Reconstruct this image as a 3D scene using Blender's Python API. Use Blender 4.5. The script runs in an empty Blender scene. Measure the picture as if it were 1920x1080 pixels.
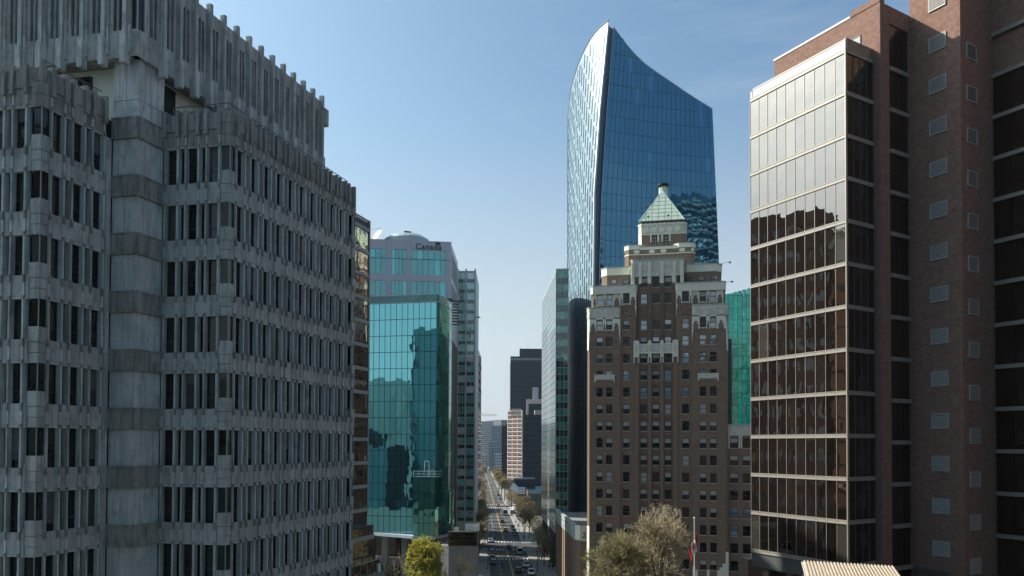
import bpy, bmesh, math, random
from math import sin, cos, pi, radians, sqrt, atan2, hypot
from mathutils import Vector, Matrix

random.seed(7)
S = bpy.context.scene
COL = S.collection

# ------------------------------------------------------------------ camera, sky, sun, exposure
cam_d = bpy.data.cameras.new('camera')
cam = bpy.data.objects.new('camera', cam_d)
COL.objects.link(cam)
cam_d.sensor_width = 36.0
cam_d.lens = 28.125
cam_d.shift_y = 0.1359
cam_d.clip_start = 0.5
cam_d.clip_end = 40000
cam.matrix_world = Matrix.Translation((0, 0, 35)) @ Matrix.Rotation(radians(91.3), 4, 'X') @ Matrix.Rotation(radians(0.24), 4, 'Z')
S.camera = cam

SUN_AZ = Vector((-0.93, 0.37)).normalized()
SUN_EL = radians(38)
w = bpy.data.worlds.new('World')
S.world = w
w.use_nodes = True
nt = w.node_tree
nt.nodes.clear()
wo = nt.nodes.new('ShaderNodeOutputWorld')
bg = nt.nodes.new('ShaderNodeBackground')
sky = nt.nodes.new('ShaderNodeTexSky')
sky.sky_type = 'NISHITA'
sky.sun_disc = False
sky.sun_elevation = SUN_EL
sky.sun_rotation = atan2(SUN_AZ.x, SUN_AZ.y)
sky.altitude = 0
sky.air_density = 0.98
sky.dust_density = 3.5
sky.ozone_density = 5.5
bg.inputs['Strength'].default_value = 0.095
# thin high cloud all over the sky
tc = nt.nodes.new('ShaderNodeTexCoord')
mp = nt.nodes.new('ShaderNodeMapping')
mp.inputs['Scale'].default_value = (1.6, 1.6, 9.0)
mp.inputs['Rotation'].default_value = (0.12, 0.2, 0.4)
nz = nt.nodes.new('ShaderNodeTexNoise')
nz.inputs['Scale'].default_value = 1.7
nz.inputs['Detail'].default_value = 6
nz.inputs['Roughness'].default_value = 0.55
rp = nt.nodes.new('ShaderNodeMapRange')
rp.inputs['From Min'].default_value = 0.52
rp.inputs['From Max'].default_value = 0.85
rp.inputs['To Max'].default_value = 0.3
mx = nt.nodes.new('ShaderNodeMix')
mx.data_type = 'RGBA'
mx.inputs[7].default_value = (5.2, 5.4, 5.8, 1)
nt.links.new(tc.outputs['Generated'], mp.inputs['Vector'])
nt.links.new(mp.outputs['Vector'], nz.inputs['Vector'])
nt.links.new(nz.outputs['Fac'], rp.inputs['Value'])
nt.links.new(rp.outputs['Result'], mx.inputs[0])
ti = nt.nodes.new('ShaderNodeMix'); ti.data_type = 'RGBA'; ti.blend_type = 'MULTIPLY'; ti.inputs[0].default_value = 1.0
ti.inputs[7].default_value = (0.86, 1.05, 0.99, 1)
nt.links.new(sky.outputs['Color'], ti.inputs[6])
nt.links.new(ti.outputs[2], mx.inputs[6])
# the air whitens towards the horizon all round
sx = nt.nodes.new('ShaderNodeSeparateXYZ')
nt.links.new(tc.outputs['Generated'], sx.inputs[0])
hr = nt.nodes.new('ShaderNodeMapRange'); hr.interpolation_type = 'SMOOTHERSTEP'
for i_, v_ in enumerate((0.0, 0.48, 0.90, 0.0)): hr.inputs[i_ + 1].default_value = v_
nt.links.new(sx.outputs[2], hr.inputs[0])
hz_ = nt.nodes.new('ShaderNodeMix'); hz_.data_type = 'RGBA'
hz_.inputs[7].default_value = (4.0, 4.25, 4.5, 1)
nt.links.new(hr.outputs[0], hz_.inputs[0]); nt.links.new(mx.outputs[2], hz_.inputs[6])
nt.links.new(hz_.outputs[2], bg.inputs['Color'])
nt.links.new(bg.outputs['Background'], wo.inputs['Surface'])

sd = bpy.data.lights.new('sun', 'SUN')
sun = bpy.data.objects.new('sun', sd)
COL.objects.link(sun)
sd.energy = 5.0
sd.angle = radians(0.5)
sd.color = (1.0, 0.93, 0.82)
to_sun = Vector((SUN_AZ.x * cos(SUN_EL), SUN_AZ.y * cos(SUN_EL), sin(SUN_EL)))
sun.rotation_euler = to_sun.to_track_quat('Z', 'Y').to_euler()
sun.location = (0, 0, 300)

S.view_settings.view_transform = 'Standard'
S.view_settings.look = 'None'
S.view_settings.exposure = 0.8
S.view_settings.gamma = 1.0
S.view_settings.use_curve_mapping = False
S.cycles.max_bounces = 7
S.cycles.glossy_bounces = 4
S.cycles.diffuse_bounces = 4
S.cycles.caustics_reflective = False

# ------------------------------------------------------------------ mesh helpers
class MB:
    def __init__(s):
        s.v = []; s.f = []; s.m = []
    def face(s, pts, mi=0):
        n = len(s.v); s.v += [tuple(p) for p in pts]; s.f.append(tuple(range(n, n + len(pts)))); s.m.append(mi)
    def box(s, x0, x1, y0, y1, z0, z1, mi=0):
        n = len(s.v)
        s.v += [(x0,y0,z0),(x1,y0,z0),(x1,y1,z0),(x0,y1,z0),(x0,y0,z1),(x1,y0,z1),(x1,y1,z1),(x0,y1,z1)]
        for q in ((0,3,2,1),(4,5,6,7),(0,1,5,4),(1,2,6,5),(2,3,7,6),(3,0,4,7)):
            s.f.append(tuple(n + i for i in q)); s.m.append(mi)
    def prism(s, poly, z0, z1, mi=0, top=None):
        n = len(s.v); k = len(poly); t = top or poly
        s.v += [(p[0], p[1], z0) for p in poly] + [(p[0], p[1], z1) for p in t]
        s.f.append(tuple(n + i for i in reversed(range(k)))); s.m.append(mi)
        s.f.append(tuple(n + k + i for i in range(k))); s.m.append(mi)
        for i in range(k):
            j = (i + 1) % k
            s.f.append((n + i, n + j, n + k + j, n + k + i)); s.m.append(mi)
    def slab(s, front, back, mi=0):
        """closed slab between two matching polygons"""
        n = len(s.v); k = len(front)
        s.v += [tuple(p) for p in front] + [tuple(p) for p in back]
        s.f.append(tuple(n + i for i in range(k))); s.m.append(mi)
        s.f.append(tuple(n + k + i for i in reversed(range(k)))); s.m.append(mi)
        for i in range(k):
            j = (i + 1) % k
            s.f.append((n + j, n + i, n + k + i, n + k + j)); s.m.append(mi)
    def tube(s, a, b, ra, rb, n=5, mi=0, cap=True):
        a = Vector(a); b = Vector(b); d = (b - a)
        if d.length < 1e-6: return
        d.normalize()
        u = d.orthogonal().normalized(); w_ = d.cross(u)
        k = len(s.v)
        for c, r in ((a, ra), (b, rb)):
            for i in range(n):
                t = 2 * pi * i / n
                s.v.append(tuple(c + u * (r * cos(t)) + w_ * (r * sin(t))))
        for i in range(n):
            j = (i + 1) % n
            s.f.append((k + i, k + j, k + n + j, k + n + i)); s.m.append(mi)
        if cap:
            s.f.append(tuple(k + i for i in reversed(range(n)))); s.m.append(mi)
            s.f.append(tuple(k + n + i for i in range(n))); s.m.append(mi)
    def mesh(s, name, mats, smooth=False):
        me = bpy.data.meshes.new(name)
        me.from_pydata(s.v, [], s.f)
        for m_ in (mats if isinstance(mats, (list, tuple)) else [mats]):
            me.materials.append(m_)
        me.polygons.foreach_set('material_index', s.m)
        if smooth:
            me.polygons.foreach_set('use_smooth', [True] * len(s.f))
        me.update()
        return me

WPOS = {}
def thing(name, label, cat, loc=(0, 0, 0), group=None, rz=0.0):
    o = bpy.data.objects.new(name, None)
    COL.objects.link(o)
    o.empty_display_size = 0.5
    o.location = loc; o.rotation_euler = (0, 0, rz)
    o['label'] = label; o['category'] = cat
    if group: o['group'] = group
    WPOS[o.name] = Vector(loc)
    return o
def link(name, me, parent=None, loc=(0, 0, 0), rz=0.0, label=None, kind=None):
    """loc is in world axes when the parent is a thing Empty, local when the parent is a part"""
    o = bpy.data.objects.new(name, me)
    COL.objects.link(o)
    loc = Vector(loc)
    if parent is not None:
        o.parent = parent
        if parent.name in WPOS: loc = loc - WPOS[parent.name]
    o.location = loc; o.rotation_euler = (0, 0, rz)
    if label: o['label'] = label
    if kind: o['kind'] = kind
    return o
def single(name, me, label, cat, loc=(0, 0, 0), rz=0.0, group=None):
    o = link(name, me, None, loc, rz)
    o['label'] = label; o['category'] = cat
    if group: o['group'] = group
    return o
def copy_tree(src, loc, label, rz=0.0, scale=1.0, mats=None):
    """copy a thing, its parts and their sub-parts"""
    r = src.copy(); COL.objects.link(r)
    r.location = loc; r.rotation_euler = (0, 0, rz); r.scale = (scale,) * 3
    r['label'] = label
    WPOS[r.name] = Vector(loc)
    for ch in KIDS(src):
        c = ch.copy(); COL.objects.link(c); c.parent = r
        for g in KIDS(ch):
            d = g.copy(); COL.objects.link(d); d.parent = c
    return r
def KIDS(o): return [c for c in list(o.children)]

class Face:
    """vertical plane frame: x along p0->p1 (left to right seen from outside), y inward, z up"""
    def __init__(s, p0, p1=None, d=None):
        s.p = Vector(p0[:2])
        if p1 is not None:
            v = Vector(p1[:2]) - s.p; s.len = v.length
        else:
            v = Vector(d[:2]); s.len = 0
        s.d = v.normalized(); s.n = Vector((-s.d.y, s.d.x)); s.a = atan2(s.d.y, s.d.x)
    def W(s, x, y, z):
        q = s.p + s.d * x + s.n * y
        return (q.x, q.y, z)
    def put(s, name, me, T, x=0, y=0, z=0, **k):
        return link(name, me, T, s.W(x, y, z), s.a, **k)

# ------------------------------------------------------------------ material helpers
def new_mat(name):
    m = bpy.data.materials.new(name); m.use_nodes = True
    n = m.node_tree; p = n.nodes['Principled BSDF']
    return m, n, p
def nd(n, t, **k):
    o = n.nodes.new(t)
    for a, b in k.items():
        if a.startswith('_'): setattr(o, a[1:], b)
        else: o.inputs[a.replace('__', ' ')].default_value = b
    return o
def ramp(n, stops):
    r = n.nodes.new('ShaderNodeValToRGB')
    el = r.color_ramp.elements
    while len(el) < len(stops): el.new(0.5)
    for e, (p_, c) in zip(el, stops):
        e.position = p_; e.color = (c[0], c[1], c[2], 1)
    return r
def wpos(n, scale=(1, 1, 1)):
    g = n.nodes.new('ShaderNodeNewGeometry')
    mp_ = n.nodes.new('ShaderNodeMapping'); mp_.inputs['Scale'].default_value = scale
    n.links.new(g.outputs['Position'], mp_.inputs['Vector'])
    return mp_.outputs['Vector']
def noise(n, vec, scale, detail=3, rough=0.6):
    t = nd(n, 'ShaderNodeTexNoise', Scale=scale, Detail=detail, Roughness=rough)
    n.links.new(vec, t.inputs['Vector'])
    return t.outputs['Fac']
def mixc(n, f, a, b, mode='MIX'):
    x = n.nodes.new('ShaderNodeMix'); x.data_type = 'RGBA'; x.blend_type = mode
    for sock, v in ((x.inputs[0], f), (x.inputs[6], a), (x.inputs[7], b)):
        if hasattr(v, 'links'): n.links.new(v, sock)
        elif isinstance(v, (int, float)): sock.default_value = v
        else: sock.default_value = (v[0], v[1], v[2], 1)
    return x.outputs[2]
def maprange(n, v, a, b, c, d):
    r = nd(n, 'ShaderNodeMapRange')
    for i, q in enumerate((a, b, c, d)): r.inputs[i + 1].default_value = q
    n.links.new(v, r.inputs[0])
    return r.outputs[0]
def rnd(n):
    """one random number per object and per loose piece"""
    o = n.nodes.new('ShaderNodeObjectInfo'); g = n.nodes.new('ShaderNodeNewGeometry')
    a = nd(n, 'ShaderNodeMath', _operation='ADD'); f = nd(n, 'ShaderNodeMath', _operation='FRACT')
    n.links.new(o.outputs['Random'], a.inputs[0]); n.links.new(g.outputs['Random Per Island'], a.inputs[1])
    n.links.new(a.outputs[0], f.inputs[0])
    return f.outputs[0]

def plain(name, c, rough=0.7, metal=0.0, var=0.12, scale=1.5, spec=0.3):
    m, n, p = new_mat(name)
    f = noise(n, wpos(n), scale, 4)
    c0 = [x * (1 - var) for x in c]; c1 = [min(1, x * (1 + var)) for x in c]
    n.links.new(mixc(n, f, c0, c1), p.inputs['Base Color'])
    p.inputs['Roughness'].default_value = rough; p.inputs['Metallic'].default_value = metal
    p.inputs['Specular IOR Level'].default_value = spec
    return m
def concrete(name, c, stain=0.55, streak=0.5):
    m, n, p = new_mat(name)
    big = noise(n, wpos(n, (0.55, 0.55, 0.3)), 1.0, 6, 0.7)
    mid = noise(n, wpos(n, (1.6, 1.6, 0.9)), 1.0, 5, 0.7)
    st_ = noise(n, wpos(n, (3.6, 3.6, 0.35)), 1.0, 5, 0.7)
    st2 = noise(n, wpos(n, (2.6, 2.6, 0.12)), 1.0, 4, 0.6)
    fine = noise(n, wpos(n), 9.0, 4, 0.7)
    r = rnd(n)
    rust = [c[0] * 0.62, c[1] * 0.50, c[2] * 0.42]
    col = mixc(n, maprange(n, big, 0.3, 0.7, 0, 1), [x * 0.66 for x in c], [x * 1.14 for x in c])
    col = mixc(n, maprange(n, st_, 0.47, 0.62, 0, min(1, streak * 1.7)), col, [x * stain * 0.7 for x in c])
    col = mixc(n, maprange(n, st2, 0.55, 0.75, 0, streak), col, [min(0.8, x * 1.35) for x in c])
    col = mixc(n, maprange(n, mid, 0.50, 0.68, 0, 0.85), col, [x * stain * 0.62 for x in c])
    col = mixc(n, maprange(n, big, 0.60, 0.80, 0, 0.35), col, rust)
    col = mixc(n, maprange(n, fine, 0.35, 0.7, 0, 0.4), col, [x * 0.62 for x in c])
    col = mixc(n, maprange(n, r, 0, 1, 0.0, 0.32), col, [x * 0.58 for x in c])
    n.links.new(col, p.inputs['Base Color'])
    p.inputs['Roughness'].default_value = 0.9; p.inputs['Specular IOR Level'].default_value = 0.15
    b = nd(n, 'ShaderNodeBump', Strength=0.5, Distance=0.02)
    n.links.new(fine, b.inputs['Height']); n.links.new(b.outputs[0], p.inputs['Normal'])
    return m
def brick(name, c1, c2, mortar, sx=0.24, sz=0.08, blot=0.35):
    m, n, p = new_mat(name)
    t = n.nodes.new('ShaderNodeTexCoord'); sp = n.nodes.new('ShaderNodeSeparateXYZ'); cb = n.nodes.new('ShaderNodeCombineXYZ')
    ad = nd(n, 'ShaderNodeMath', _operation='ADD')
    n.links.new(t.outputs['Object'], sp.inputs[0])
    n.links.new(sp.outputs[0], ad.inputs[0]); n.links.new(sp.outputs[1], ad.inputs[1])
    n.links.new(ad.outputs[0], cb.inputs[0]); n.links.new(sp.outputs[2], cb.inputs[1])
    bt = nd(n, 'ShaderNodeTexBrick', Scale=1.0)
    bt.inputs['Color1'].default_value = (*c1, 1); bt.inputs['Color2'].default_value = (*c2, 1); bt.inputs['Mortar'].default_value = (*mortar, 1)
    bt.inputs['Brick Width'].default_value = sx; bt.inputs['Row Height'].default_value = sz; bt.inputs['Mortar Size'].default_value = 0.009
    bt.inputs['Bias'].default_value = 0.0
    n.links.new(cb.outputs[0], bt.inputs['Vector'])
    big = noise(n, wpos(n, (0.5, 0.5, 0.35)), 1.0, 6, 0.65)
    row = noise(n, wpos(n, (0.9, 0.9, 5.0)), 1.0, 5, 0.8)
    pat = noise(n, wpos(n, (2.2, 2.2, 3.0)), 1.0, 5, 0.75)
    col = mixc(n, maprange(n, big, 0.35, 0.7, 0, blot), bt.outputs['Color'], [x * 0.45 for x in c1])
    col = mixc(n, maprange(n, row, 0.45, 0.75, 0, 0.4), col, [min(1, x * 1.5) for x in c2])
    col = mixc(n, maprange(n, pat, 0.42, 0.68, 0, 0.75), col, [x * 0.45 for x in c1])
    col = mixc(n, maprange(n, big, 0.55, 0.8, 0, 0.4), col, [min(1, x * 1.35) for x in c1])
    n.links.new(col, p.inputs['Base Color'])
    p.inputs['Roughness'].default_value = 0.88; p.inputs['Specular IOR Level'].default_value = 0.2
    b = nd(n, 'ShaderNodeBump', Strength=0.6, Distance=0.01)
    n.links.new(bt.outputs['Fac'], b.inputs['Height']); b.invert = True
    n.links.new(b.outputs[0], p.inputs['Normal'])
    return m
def glass(name, inner, tint=(1, 1, 1), ior=2.2, rough=0.02, wav=0.05, tilt=0.012, var=0.35, dark=None, wscale=0.3, blind=0.0):
    """coated facade glass: dark interior colour under a strong wavy mirror coat"""
    m, n, p = new_mat(name)
    r = rnd(n)
    wn = nd(n, 'ShaderNodeTexWhiteNoise', _noise_dimensions='1D')
    n.links.new(r, wn.inputs['W'])
    off = nd(n, 'ShaderNodeVectorMath', _operation='MULTIPLY_ADD')
    n.links.new(wn.outputs['Color'], off.inputs[0]); off.inputs[1].default_value = (60, 60, 60)
    n.links.new(wpos(n), off.inputs[2])
    f = nd(n, 'ShaderNodeTexNoise', Scale=wscale, Detail=1.5, Roughness=0.5)
    n.links.new(off.outputs[0], f.inputs['Vector'])
    b = nd(n, 'ShaderNodeBump', Strength=1.0, Distance=wav)
    n.links.new(f.outputs['Fac'], b.inputs['Height'])
    sb = nd(n, 'ShaderNodeVectorMath', _operation='SUBTRACT'); sb.inputs[1].default_value = (0.5, 0.5, 0.5)
    n.links.new(wn.outputs['Color'], sb.inputs[0])
    ma = nd(n, 'ShaderNodeVectorMath', _operation='MULTIPLY_ADD'); ma.inputs[1].default_value = (tilt, tilt, tilt)
    n.links.new(sb.outputs[0], ma.inputs[0]); n.links.new(b.outputs[0], ma.inputs[2])
    nm = nd(n, 'ShaderNodeVectorMath', _operation='NORMALIZE')
    n.links.new(ma.outputs[0], nm.inputs[0]); n.links.new(nm.outputs[0], p.inputs['Normal'])
    a = [x * (1 - var) for x in inner]; c = [x * (1 + var) for x in inner]
    col = mixc(n, r, a, c)
    inn = noise(n, wpos(n, (0.6, 0.6, 0.9)), 1.0, 3)
    col = mixc(n, maprange(n, inn, 0.4, 0.7, 0, 0.6), col, dark or [x * 0.3 for x in inner])
    if blind > 0:
        g2 = nd(n, 'ShaderNodeMath', _operation='LESS_THAN'); g2.inputs[1].default_value = blind
        sc = nd(n, 'ShaderNodeSeparateColor'); n.links.new(wn.outputs['Color'], sc.inputs[0])
        n.links.new(sc.outputs[1], g2.inputs[0])
        col = mixc(n, g2.outputs[0], col, [min(0.6, x * 2.6 + 0.02) for x in inner])
    n.links.new(col, p.inputs['Base Color'])
    p.inputs['IOR'].default_value = ior; p.inputs['Roughness'].default_value = rough
    p.inputs['Specular Tint'].default_value = (*tint, 1)
    return m
def carved(name, c, scale=2.4, depth=0.12):
    m, n, p = new_mat(name)
    v = nd(n, 'ShaderNodeTexVoronoi', Scale=scale); v.feature = 'SMOOTH_F1'
    n.links.new(wpos(n), v.inputs['Vector'])
    big = noise(n, wpos(n, (1, 1, 0.5)), 1.2, 5)
    col = mixc(n, maprange(n, big, 0.35, 0.7, 0, 1), [x * 0.78 for x in c], [x * 1.08 for x in c])
    col = mixc(n, maprange(n, v.outputs['Distance'], 0.2, 0.6, 0, 0.45), col, [x * 0.5 for x in c])
    n.links.new(col, p.inputs['Base Color']); p.inputs['Roughness'].default_value = 0.7
    b = nd(n, 'ShaderNodeBump', Strength=1.0, Distance=depth)
    n.links.new(v.outputs['Distance'], b.inputs['Height']); n.links.new(b.outputs[0], p.inputs['Normal'])
    return m

M = {}
M['conc'] = concrete('concrete', (0.62, 0.615, 0.565))
M['conc_stained'] = concrete('concrete_stained', (0.45, 0.43, 0.385), 0.55, 0.7)
M['conc_pale'] = concrete('concrete_pale', (0.78, 0.775, 0.73), 0.7, 0.4)
M['cream'] = plain('cream_paint', (0.78, 0.78, 0.66), 0.8, var=0.06)
M['dark_glass'] = glass('dark_window_glass', (0.012, 0.013, 0.012), (1, 1, 1), 1.42, 0.05, 0.02, 0.01, 0.6, wscale=0.6, blind=0.06)
M['blind_grey'] = plain('grey_blind', (0.09, 0.095, 0.09), 0.7)
M['blackout'] = plain('dark_recess', (0.02, 0.021, 0.021), 0.6)
M['frame_dark'] = plain('dark_frame', (0.035, 0.036, 0.036), 0.5)
M['rail'] = plain('railing_metal', (0.16, 0.18, 0.18), 0.5, 0.3)
M['roof'] = plain('roof_gravel', (0.22, 0.22, 0.21), 0.95, var=0.25, scale=3)
M['brown_brick'] = brick('red_brown_brick', (0.30, 0.175, 0.135), (0.21, 0.115, 0.085), (0.30, 0.215, 0.18), blot=0.3)
M['bronze_glass'] = glass('bronze_mirror_glass', (0.012, 0.010, 0.008), (1.0, 0.85, 0.80), 3.6, 0.012, 0.02, 0.004, 0.5, wscale=0.45, blind=0.04)
M['bronze_glass_side'] = glass('bronze_side_glass', (0.020, 0.013, 0.010), (1.0, 0.88, 0.8), 1.75, 0.012, 0.03, 0.006, 0.4, wscale=0.4)
M['tan_metal'] = plain('tan_spandrel_metal', (0.30, 0.28, 0.245), 0.45, 0.2, var=0.08, scale=0.7)
M['tan_metal_dark'] = plain('tan_mullion', (0.30, 0.27, 0.225), 0.45, 0.3)
M['pale_clad'] = plain('pale_metal_cladding', (0.42, 0.395, 0.37), 0.45, 0.1, var=0.07)
M['louvre_slat'] = plain('louvre_slat', (0.44, 0.43, 0.41), 0.6, 0.2)
M['grey_panel'] = plain('grey_soffit_panel', (0.10, 0.105, 0.105), 0.5, 0.2)
M['teal_glass'] = glass('teal_glass', (0.002, 0.035, 0.038), (0.34, 0.93, 1.0), 7.0, 0.012, 0.014, 0.005, 0.35, wscale=0.3, blind=0.06)
M['teal_glass_green'] = glass('teal_green_glass', (0.004, 0.07, 0.056), (0.45, 0.95, 0.84), 3.4, 0.012, 0.05, 0.012, 0.45, wscale=0.35, blind=0.08)
M['grey_rail'] = glass('grey_rail_glass', (0.16, 0.15, 0.12), (1, 1, 1), 1.5, 0.05, 0.02, 0.01, 0.2)
M['teal_rail'] = glass('rail_glass', (0.05, 0.17, 0.16), (0.7, 1, 1), 1.8, 0.03, 0.02, 0.01, 0.3)
M['teal_mull'] = plain('teal_mullion', (0.02, 0.05, 0.055), 0.4, 0.3)
M['canada_clad'] = plain('lilac_grey_cladding', (0.42, 0.445, 0.51), 0.4, 0.15, var=0.06, scale=0.3)
M['canada_glass'] = glass('light_teal_glass', (0.01, 0.17, 0.175), (0.5, 0.98, 1.0), 3.2, 0.02, 0.05, 0.012, 0.5, wscale=0.4, blind=0.18)
M['slim_glass'] = glass('pale_green_glass', (0.22, 0.46, 0.43), (0.75, 1.0, 1.0), 2.4, 0.03, 0.05, 0.012, 0.45, wscale=0.4, blind=0.15)
M['slim_frame'] = plain('blue_grey_frame', (0.38, 0.45, 0.48), 0.5, 0.2)
M['slab_glass'] = glass('green_slab_glass', (0.04, 0.22, 0.18), (0.7, 1.0, 0.95), 2.2, 0.02, 0.05, 0.012, 0.5, wscale=0.4)
M['slab_glass_dark'] = glass('green_slab_vision_glass', (0.012, 0.045, 0.045), (0.8, 1.0, 1.0), 1.9, 0.02, 0.05, 0.012, 0.5, wscale=0.4)
M['slab_side'] = glass('pale_green_side_panel', (0.15, 0.21, 0.195), (0.9, 1, 1), 1.7, 0.12, 0.03, 0.01, 0.25, wscale=0.4)
M['slab_frame'] = plain('pale_slab_frame', (0.34, 0.37, 0.36), 0.5, 0.2)
M['blue_glass'] = glass('blue_tower_glass', (0.004, 0.040, 0.095), (0.30, 0.74, 1.0), 2.9, 0.012, 0.012, 0.006, 0.4, wscale=0.3, blind=0.03)
M['blue_pale'] = glass('pale_blue_cladding', (0.24, 0.33, 0.39), (0.8, 0.93, 1), 1.4, 0.42, 0.0, 0.0, 0.10, dark=(0.16, 0.215, 0.25))
M['blue_slot'] = glass('dark_slot_glass', (0.035, 0.10, 0.16), (0.5, 0.8, 1), 1.38, 0.3, 0.0, 0.0, 0.4)
M['blue_mull'] = plain('blue_mullion', (0.05, 0.10, 0.15), 0.4, 0.4)
M['blue_edge'] = plain('pale_edge_metal', (0.5, 0.53, 0.55), 0.4, 0.3)
M['bright_green'] = glass('bright_green_glass', (0.03, 0.72, 0.46), (0.6, 1.0, 0.95), 1.9, 0.03, 0.04, 0.012, 0.25, wscale=0.4)
M['marine_brick'] = brick('dark_brown_brick', (0.27, 0.185, 0.13), (0.20, 0.135, 0.096), (0.30, 0.24, 0.18), blot=0.35)
M['marine_brick_dark'] = brick('patterned_brick', (0.15, 0.10, 0.078), (0.29, 0.20, 0.15), (0.18, 0.14, 0.12), 0.5, 0.35, blot=0.2)
M['terracotta'] = plain('cream_terracotta', (0.68, 0.68, 0.57), 0.65, var=0.14, scale=1.2)
M['terracotta_carved'] = carved('carved_terracotta', (0.66, 0.66, 0.55))
M['coping'] = plain('green_grey_coping', (0.36, 0.41, 0.37), 0.6)
M['copper'] = plain('copper_verdigris', (0.50, 0.62, 0.51), 0.65, var=0.22, scale=0.9)
M['copper_seam'] = plain('copper_seam', (0.17, 0.22, 0.15), 0.7)
M['pane_sky'] = glass('pane_sky_painted', (0.22, 0.30, 0.34), (1, 1, 1), 2.4, 0.03, 0.03, 0.02, 0.4, wscale=0.8)  # mirrored sky is put into the pale blue base colour
M['pane_blind'] = plain('pane_blind', (0.36, 0.40, 0.36), 0.4, var=0.2, spec=0.6)
M['pane_dark'] = glass('pane_dark', (0.010, 0.012, 0.013), (1, 1, 1), 1.42, 0.03, 0.05, 0.02, 0.6, wscale=0.8)
M['pane_red'] = plain('pane_maroon', (0.035, 0.018, 0.018), 0.2, spec=0.6)
M['sill'] = plain('stone_sill', (0.42, 0.39, 0.34), 0.8)
M['window_frame'] = plain('black_green_frame', (0.02, 0.028, 0.026), 0.5)
M['beige_mirror'] = glass('warm_mirror_glass', (0.03, 0.03, 0.026), (1.0, 0.97, 0.9), 3.2, 0.015, 0.025, 0.008, 0.5, wscale=0.45)
M['strip_band'] = plain('grey_beige_band', (0.30, 0.30, 0.28), 0.6, 0.1)
M['stone'] = concrete('grey_podium_stone', (0.30, 0.29, 0.275), 0.75, 0.3)
M['stone_dark'] = concrete('dark_stone', (0.10, 0.095, 0.09), 0.75, 0.3)
M['far_dark'] = plain('far_black_cladding', (0.022, 0.032, 0.046), 0.4, 0.2)
M['far_white'] = plain('far_pale_concrete', (0.5, 0.5, 0.5), 0.7)
M['far_cream'] = plain('far_pinkish_concrete', (0.60, 0.49, 0.44), 0.8)
M['far_black_glass'] = glass('far_black_glass', (0.012, 0.020, 0.03), (0.8, 0.9, 1), 1.5, 0.05, 0.02, 0.01, 0.5)
M['far_glass'] = glass('far_blue_glass', (0.05, 0.13, 0.17), (0.9, 1, 1), 1.8, 0.05, 0.02, 0.01, 0.4)
M['far_grey'] = plain('far_grey_wall', (0.27, 0.33, 0.37), 0.7)
M['bronze'] = plain('dark_bronze', (0.13, 0.11, 0.09), 0.5, 0.3, var=0.35, scale=0.8)
M['asphalt'] = plain('asphalt', (0.058, 0.06, 0.062), 0.9, var=0.22, scale=0.35)
M['ground'] = plain('ground_paving', (0.085, 0.085, 0.08), 0.95, var=0.25, scale=0.2)
M['pave'] = plain('pavement_concrete', (0.24, 0.235, 0.215), 0.9, var=0.15, scale=0.8)
M['kerb'] = plain('kerb_concrete', (0.38, 0.38, 0.36), 0.9)
M['paint_white'] = plain('road_white', (0.72, 0.72, 0.70), 0.8, var=0.15, scale=4)
M['paint_yellow'] = plain('road_yellow', (0.62, 0.40, 0.10), 0.8, var=0.15, scale=4)
M['bark'] = plain('bark', (0.115, 0.092, 0.068), 0.95, var=0.35, scale=3)
M['twig'] = plain('twig', (0.19, 0.15, 0.10), 0.95, var=0.3, scale=2)
M['twig_pale'] = plain('pale_twig', (0.32, 0.275, 0.18), 0.95, var=0.3, scale=2)
M['steel'] = plain('painted_steel', (0.30, 0.30, 0.29), 0.45, 0.3)
M['black'] = plain('black_paint', (0.015, 0.015, 0.016), 0.5)
M['tyre'] = plain('tyre_rubber', (0.012, 0.012, 0.012), 0.9)
M['white'] = plain('white_paint', (0.75, 0.75, 0.73), 0.5, var=0.05)
M['red'] = plain('red_cloth', (0.42, 0.02, 0.025), 0.8, var=0.15)
M['lettering'] = plain('black_lettering', (0.012, 0.012, 0.016), 0.5)
M['flag_red'] = plain('flag_red', (0.4, 0.015, 0.02), 0.8)
M['awning_metal'] = plain('corrugated_metal', (0.52, 0.45, 0.35), 0.5, 0.25, var=0.22, scale=1.6)
M['hill'] = plain('forested_hill', (0.022, 0.035, 0.028), 0.95, var=0.35, scale=0.003)
M['signal_yellow'] = plain('signal_yellow', (0.65, 0.36, 0.03), 0.5)
def leaf_mat(name, c, var=0.4):
    m, n, p = new_mat(name)
    r = rnd(n)
    n.links.new(mixc(n, r, [x * (1 - var) for x in c], [x * (1 + var) for x in c]), p.inputs['Base Color'])
    p.inputs['Roughness'].default_value = 0.7; p.inputs['Specular IOR Level'].default_value = 0.2
    tr = n.nodes.new('ShaderNodeBsdfTranslucent'); tr.inputs[0].default_value = (c[0] * 1.3, c[1] * 1.3, c[2], 1)
    mixs = n.nodes.new('ShaderNodeMixShader'); mixs.inputs[0].default_value = 0.35
    out = n.nodes['Material Output']
    n.links.new(p.outputs[0], mixs.inputs[1]); n.links.new(tr.outputs[0], mixs.inputs[2]); n.links.new(mixs.outputs[0], out.inputs[0])
    return m
M['leaf_yellow'] = leaf_mat('yellow_green_leaf', (0.42, 0.40, 0.07))
M['leaf_olive'] = leaf_mat('olive_bud', (0.31, 0.34, 0.10))
M['leaf_tan'] = leaf_mat('tan_bud', (0.38, 0.30, 0.16))
M['leaf_rust'] = leaf_mat('rust_bud', (0.28, 0.15, 0.09))
M['leaf_green'] = leaf_mat('green_leaf', (0.13, 0.19, 0.04))
def emit(name, c, s):
    m, n, p = new_mat(name)
    p.inputs['Base Color'].default_value = (*c, 1)
    p.inputs['Emission Color'].default_value = (*c, 1); p.inputs['Emission Strength'].default_value = s
    return m
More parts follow.
